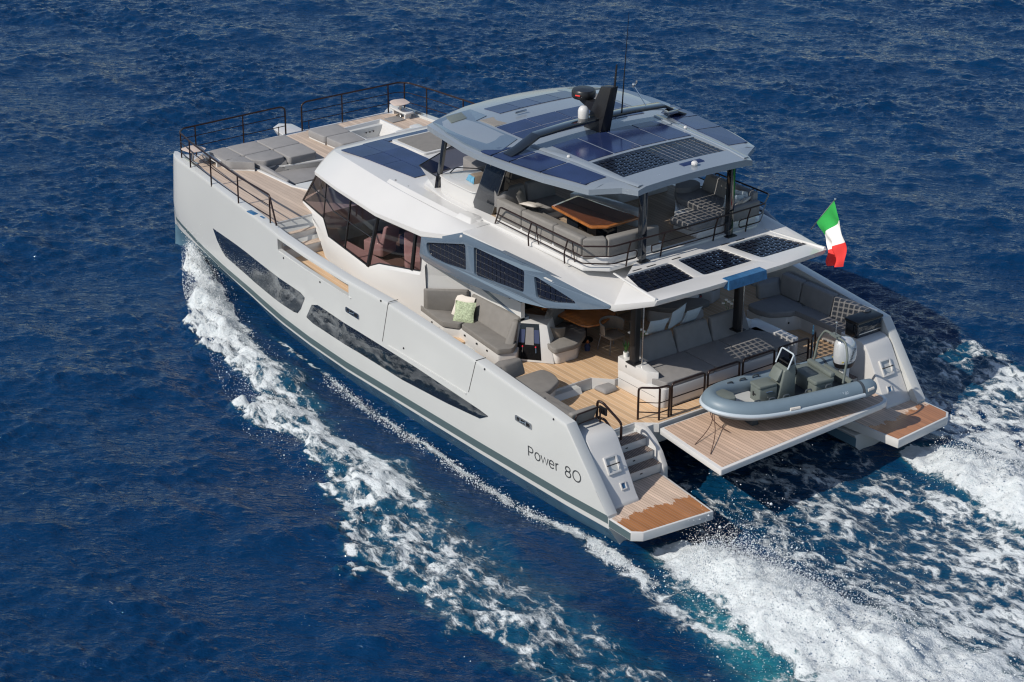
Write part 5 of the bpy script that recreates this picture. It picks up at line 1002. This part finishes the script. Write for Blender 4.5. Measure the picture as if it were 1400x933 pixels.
env = .75+.35*samp(T4, 26., X*.35+7, Yv*.35)
calm = 1-.7*np.clip(foam,0,1)*(np.abs(Yv) < 6)
inlane = ss(4.9,5.3,np.abs(Yv))*ss(7.6,6.8,np.abs(Yv))*ss(18,14,X)*ss(-2,1,X)
hh = (.052*(h1+.16*h1*h1)+.019*(h2+.1*h2*h2)*np.clip(env,.3,1.5)*(1-.5*inlane))*damp
Zs = SEA+hh*calm+dz
me = bpy.data.meshes.new('water'); nv = NX*NY
co = np.empty((nv,3), np.float32); co[:,0] = X.ravel(); co[:,1] = Yv.ravel(); co[:,2] = Zs.ravel()
idx = np.arange(nv).reshape(NX,NY); q = np.stack([idx[:-1,:-1],idx[1:,:-1],idx[1:,1:],idx[:-1,1:]],-1).reshape(-1,4).astype(np.int32)
me.vertices.add(nv); me.vertices.foreach_set('co', co.ravel()); me.loops.add(q.size); me.loops.foreach_set('vertex_index', q.ravel())
me.polygons.add(len(q)); me.polygons.foreach_set('loop_start', np.arange(0,q.size,4,dtype=np.int32)); me.polygons.foreach_set('loop_total', np.full(len(q),4,np.int32))
me.polygons.foreach_set('use_smooth', np.ones(len(q),bool)); me.update(); me.validate()
for nm, arr in (('foam',foam),('air',aer)):
    at = me.attributes.new(nm, 'FLOAT', 'POINT'); at.data.foreach_set('value', arr.ravel().astype(np.float32))
water = bpy.data.objects.new('water', me); S.collection.objects.link(water); water['kind'] = 'structure'
m = bpy.data.materials.new('sea_water'); m.use_nodes = True; n, l = nodes(m); p = n['Principled BSDF']; me.materials.append(m)
def nd(t, **k):
    o = n.new(t)
    for a, v in k.items():
        if a in ('op',): o.operation = v
        else: o.inputs[int(a[1:]) if a[0] == 'i' and a[1:].isdigit() else a].default_value = v
    return o
def math_(op, a, b_=None, c=None):
    o = n.new('ShaderNodeMath'); o.operation = op
    for k, v in enumerate((a, b_, c)):
        if v is None: continue
        if isinstance(v, (int, float)): o.inputs[k].default_value = v
        else: l.new(v, o.inputs[k])
    return o.outputs[0]
geo = n.new('ShaderNodeNewGeometry'); pos = geo.outputs['Position']
def noise(scale, det=4, stretch=(1,1,1), rough=.55, dist=0):
    mp = n.new('ShaderNodeMapping'); mp.inputs['Scale'].default_value = stretch; l.new(pos, mp.inputs[0])
    t = n.new('ShaderNodeTexNoise'); t.inputs['Scale'].default_value = scale; t.inputs['Detail'].default_value = det; t.inputs['Roughness'].default_value = rough; t.inputs['Distortion'].default_value = dist
    l.new(mp.outputs[0], t.inputs['Vector']); return t
af = n.new('ShaderNodeAttribute'); af.attribute_name = 'foam'; aa = n.new('ShaderNodeAttribute'); aa.attribute_name = 'air'
fA = noise(1.6, 8, (.6,1.2,1), .66, .8).outputs[0]
# lacy net: distance to the cell edge of a warped cell pattern
wv = noise(1.1, 5, (1,1,1), .6); vm = n.new('ShaderNodeVectorMath'); vm.operation = 'MULTIPLY_ADD'; vm.inputs[1].default_value = (.9,.9,0); l.new(wv.outputs['Color'], vm.inputs[0]); l.new(pos, vm.inputs[2])
def vor(scale, st):
    mp = n.new('ShaderNodeMapping'); mp.inputs['Scale'].default_value = st; l.new(vm.outputs[0], mp.inputs[0])
    v = n.new('ShaderNodeTexVoronoi'); v.voronoi_dimensions = '2D'; v.feature = 'DISTANCE_TO_EDGE'; v.inputs['Scale'].default_value = scale; l.new(mp.outputs[0], v.inputs['Vector']); return v.outputs['Distance']
v1 = math_('SUBTRACT', 1, math_('MULTIPLY', vor(1.7,(.6,1.3,1)), 2.6)); v2 = math_('SUBTRACT', 1, math_('MULTIPLY', vor(4.6,(.65,1.25,1)), 2.4))
fB = noise(7, 6, (.6,1.3,1), .7, .5).outputs[0]
lace = math_('ADD', math_('ADD', math_('MULTIPLY', fA, .95), math_('MULTIPLY', v1, .24)), math_('ADD', math_('MULTIPLY', v2, .12), math_('ADD', math_('MULTIPLY', fB, .42), math_('MULTIPLY', noise(22, 3).outputs[0], .16))))
val = math_('ADD', math_('MULTIPLY', af.outputs['Fac'], 1.05), lace)      # about .45 .. 1.2 from the lace
mr = n.new('ShaderNodeMapRange'); mr.interpolation_type = 'SMOOTHSTEP'; mr.inputs[1].default_value = 1.46; mr.inputs[2].default_value = 1.72; l.new(val, mr.inputs[0])
gate = n.new('ShaderNodeMapRange'); gate.inputs[1].default_value = .06; gate.inputs[2].default_value = .22; l.new(af.outputs['Fac'], gate.inputs[0])
mask = math_('MULTIPLY', mr.outputs[0], gate.outputs[0])
soft = n.new('ShaderNodeMapRange'); soft.inputs[1].default_value = 1.0; soft.inputs[2].default_value = 1.7; l.new(val, soft.inputs[0])
airv = math_('MULTIPLY', aa.outputs['Fac'], math_('ADD', .35, math_('MULTIPLY', soft.outputs[0], .8))); airc = n.new('ShaderNodeClamp'); l.new(airv, airc.inputs[0])
big = noise(.12, 3)
deep = n.new('ShaderNodeMix'); deep.data_type = 'RGBA'; deep.inputs[6].default_value = (.0002,.018,.064,1); deep.inputs[7].default_value = (.0003,.028,.090,1); l.new(big.outputs[0], deep.inputs[0])
m1 = n.new('ShaderNodeMix'); m1.data_type = 'RGBA'; l.new(airc.outputs[0], m1.inputs[0]); l.new(deep.outputs[2], m1.inputs[6]); m1.inputs[7].default_value = (.02,.20,.235,1)
m2 = n.new('ShaderNodeMix'); m2.data_type = 'RGBA'; l.new(mask, m2.inputs[0]); l.new(m1.outputs[2], m2.inputs[6]); fcol = n.new('ShaderNodeMix'); fcol.data_type = 'RGBA'; fcol.inputs[6].default_value = (.42,.48,.51,1); fcol.inputs[7].default_value = (.72,.74,.75,1); l.new(math_('MULTIPLY_ADD', fB, 1.6, -.35), fcol.inputs[0]); l.new(fcol.outputs[2], m2.inputs[7])
l.new(m2.outputs[2], p.inputs['Base Color'])
rg = n.new('ShaderNodeMapRange'); rg.inputs[3].default_value = .045; rg.inputs[4].default_value = .75; l.new(mask, rg.inputs[0]); l.new(rg.outputs[0], p.inputs['Roughness']); p.inputs['IOR'].default_value = 1.34
# ripples: elongated across the wind, finer ones on top, and the crumbly relief of the foam
def rot_noise(scale, det, ang, st):
    mp = n.new('ShaderNodeMapping'); mp.inputs['Rotation'].default_value = (0,0,ang); l.new(pos, mp.inputs[0])
    m3 = n.new('ShaderNodeMapping'); m3.inputs['Scale'].default_value = st; l.new(mp.outputs[0], m3.inputs[0])
    t = n.new('ShaderNodeTexNoise'); t.inputs['Scale'].default_value = scale; t.inputs['Detail'].default_value = det; t.inputs['Roughness'].default_value = .6; t.inputs['Distortion'].default_value = .3; l.new(m3.outputs[0], t.inputs['Vector']); return t.outputs[0]
rp = math_('ADD', math_('MULTIPLY', rot_noise(3.4, 3, -WD, (1,.30,1)), 1.05), math_('ADD', math_('MULTIPLY', rot_noise(7, 3, -WD-.22, (1,.33,1)), .8), math_('MULTIPLY', rot_noise(15, 3, -WD+.3, (1,.5,1)), .30)))
fr_h = math_('MULTIPLY', mask, math_('ADD', math_('MULTIPLY', fB, .45), math_('MULTIPLY', noise(18, 4).outputs[0], .25)))
b1 = n.new('ShaderNodeBump'); b1.inputs['Strength'].default_value = 1; b1.inputs['Distance'].default_value = .078; l.new(math_('ADD', math_('MULTIPLY', rp, math_('SUBTRACT', 1, math_('MULTIPLY', mask, .8))), fr_h), b1.inputs['Height']); l.new(b1.outputs[0], p.inputs['Normal'])
# ------------------------------------------------------------------ flying spray
def spray(name, P, size, label=None):
    k = len(P); base = np.array([(1,0,0),(-1,0,0),(0,1,0),(0,-1,0),(0,0,1),(0,0,-1)], np.float32); F = np.array([(0,2,4),(2,1,4),(1,3,4),(3,0,4),(2,0,5),(1,2,5),(3,1,5),(0,3,5)], np.int32)
    a = rng.uniform(0, 2*np.pi, k); st = rng.uniform(.7, 1.7, (k,1,1)); V = np.repeat(base[None], k, 0)*st; c, s = np.cos(a)[:,None], np.sin(a)[:,None]
    V = np.stack([V[...,0]*c-V[...,1]*s, V[...,0]*s+V[...,1]*c, V[...,2]], -1)*size[:,None,None]+P[:,None,:]
    f = (F[None]+6*np.arange(k)[:,None,None]).reshape(-1,3).astype(np.int32); me = bpy.data.meshes.new(name)
    me.vertices.add(6*k); me.vertices.foreach_set('co', V.astype(np.float32).ravel()); me.loops.add(f.size); me.loops.foreach_set('vertex_index', f.ravel()); me.polygons.add(len(f))
    me.polygons.foreach_set('loop_start', np.arange(0,f.size,3,dtype=np.int32)); me.polygons.foreach_set('loop_total', np.full(len(f),3,np.int32)); me.polygons.foreach_set('use_smooth', np.ones(len(f),bool)); me.update(); me.validate()
    o = bpy.data.objects.new(name, me); S.collection.objects.link(o); o['kind'] = 'stuff'; me.materials.append(M['spray']); return o
sm = bpy.data.materials.new('spray_droplets'); sm.use_nodes = True; sn, sk = nodes(sm); sp_ = sn['Principled BSDF']; sp_.inputs['Base Color'].default_value = (.86,.88,.89,1); sp_.inputs['Roughness'].default_value = .6
tl = sn.new('ShaderNodeBsdfTranslucent'); tl.inputs[0].default_value = (.85,.88,.9,1); mxs = sn.new('ShaderNodeMixShader'); mxs.inputs[0].default_value = .4; sk.new(sp_.outputs[0], mxs.inputs[1]); sk.new(tl.outputs[0], mxs.inputs[2]); sk.new(mxs.outputs[0], sn['Material Output'].inputs[0]); M['spray'] = sm
def zwater(x, y): return SEA+wake(x, y)[2]
PP, SS = [], []
for s, k in ((1,30000),(-1,14000)):
    a = rng.gamma(1.6, 2.6, k)+1.0; x = .75-a; w_ = .30+.13*a; y = 4.15+rng.normal(size=k)*w_; z = zwater(x, y)+rng.exponential(.10+.10*np.minimum(a,4)*np.exp(-((y-4.15)/w_)**2), k)-.02
    PP.append(np.stack([x,y*s,z],1)); SS.append(rng.gamma(1.6,.0026,k)+.002)
for s, k in ((1,16000),(-1,3000)):
    x = 23.4-rng.gamma(1.7,3.2,k); keep = x > -3; x = x[keep]; k = len(x); o = np.interp(x,OX,OY); i = np.interp(x,IX,IY); t = np.clip(rng.normal(.72,.30,k),-.2,1.25); y = i+(o-i)*t; z = zwater(x,y)+rng.exponential(.09,k)*np.interp(x,[0,12,22],[.5,1,2.0])-.02
    PP.append(np.stack([x,y*s,z],1)); SS.append(rng.gamma(1.6,.0025,k)+.002)
x = rng.uniform(-1,13,5000); y = np.interp(x,[-1,1.5,4.3,8.5,13],[5.6,5.40,5.62,5.60,5.40])+rng.normal(size=5000)*.12; PP.append(np.stack([x,y,zwater(x,y)+rng.exponential(.04,5000)],1)); SS.append(rng.gamma(1.6,.003,5000)+.003)
spray('spray', np.concatenate(PP), np.concatenate(SS))
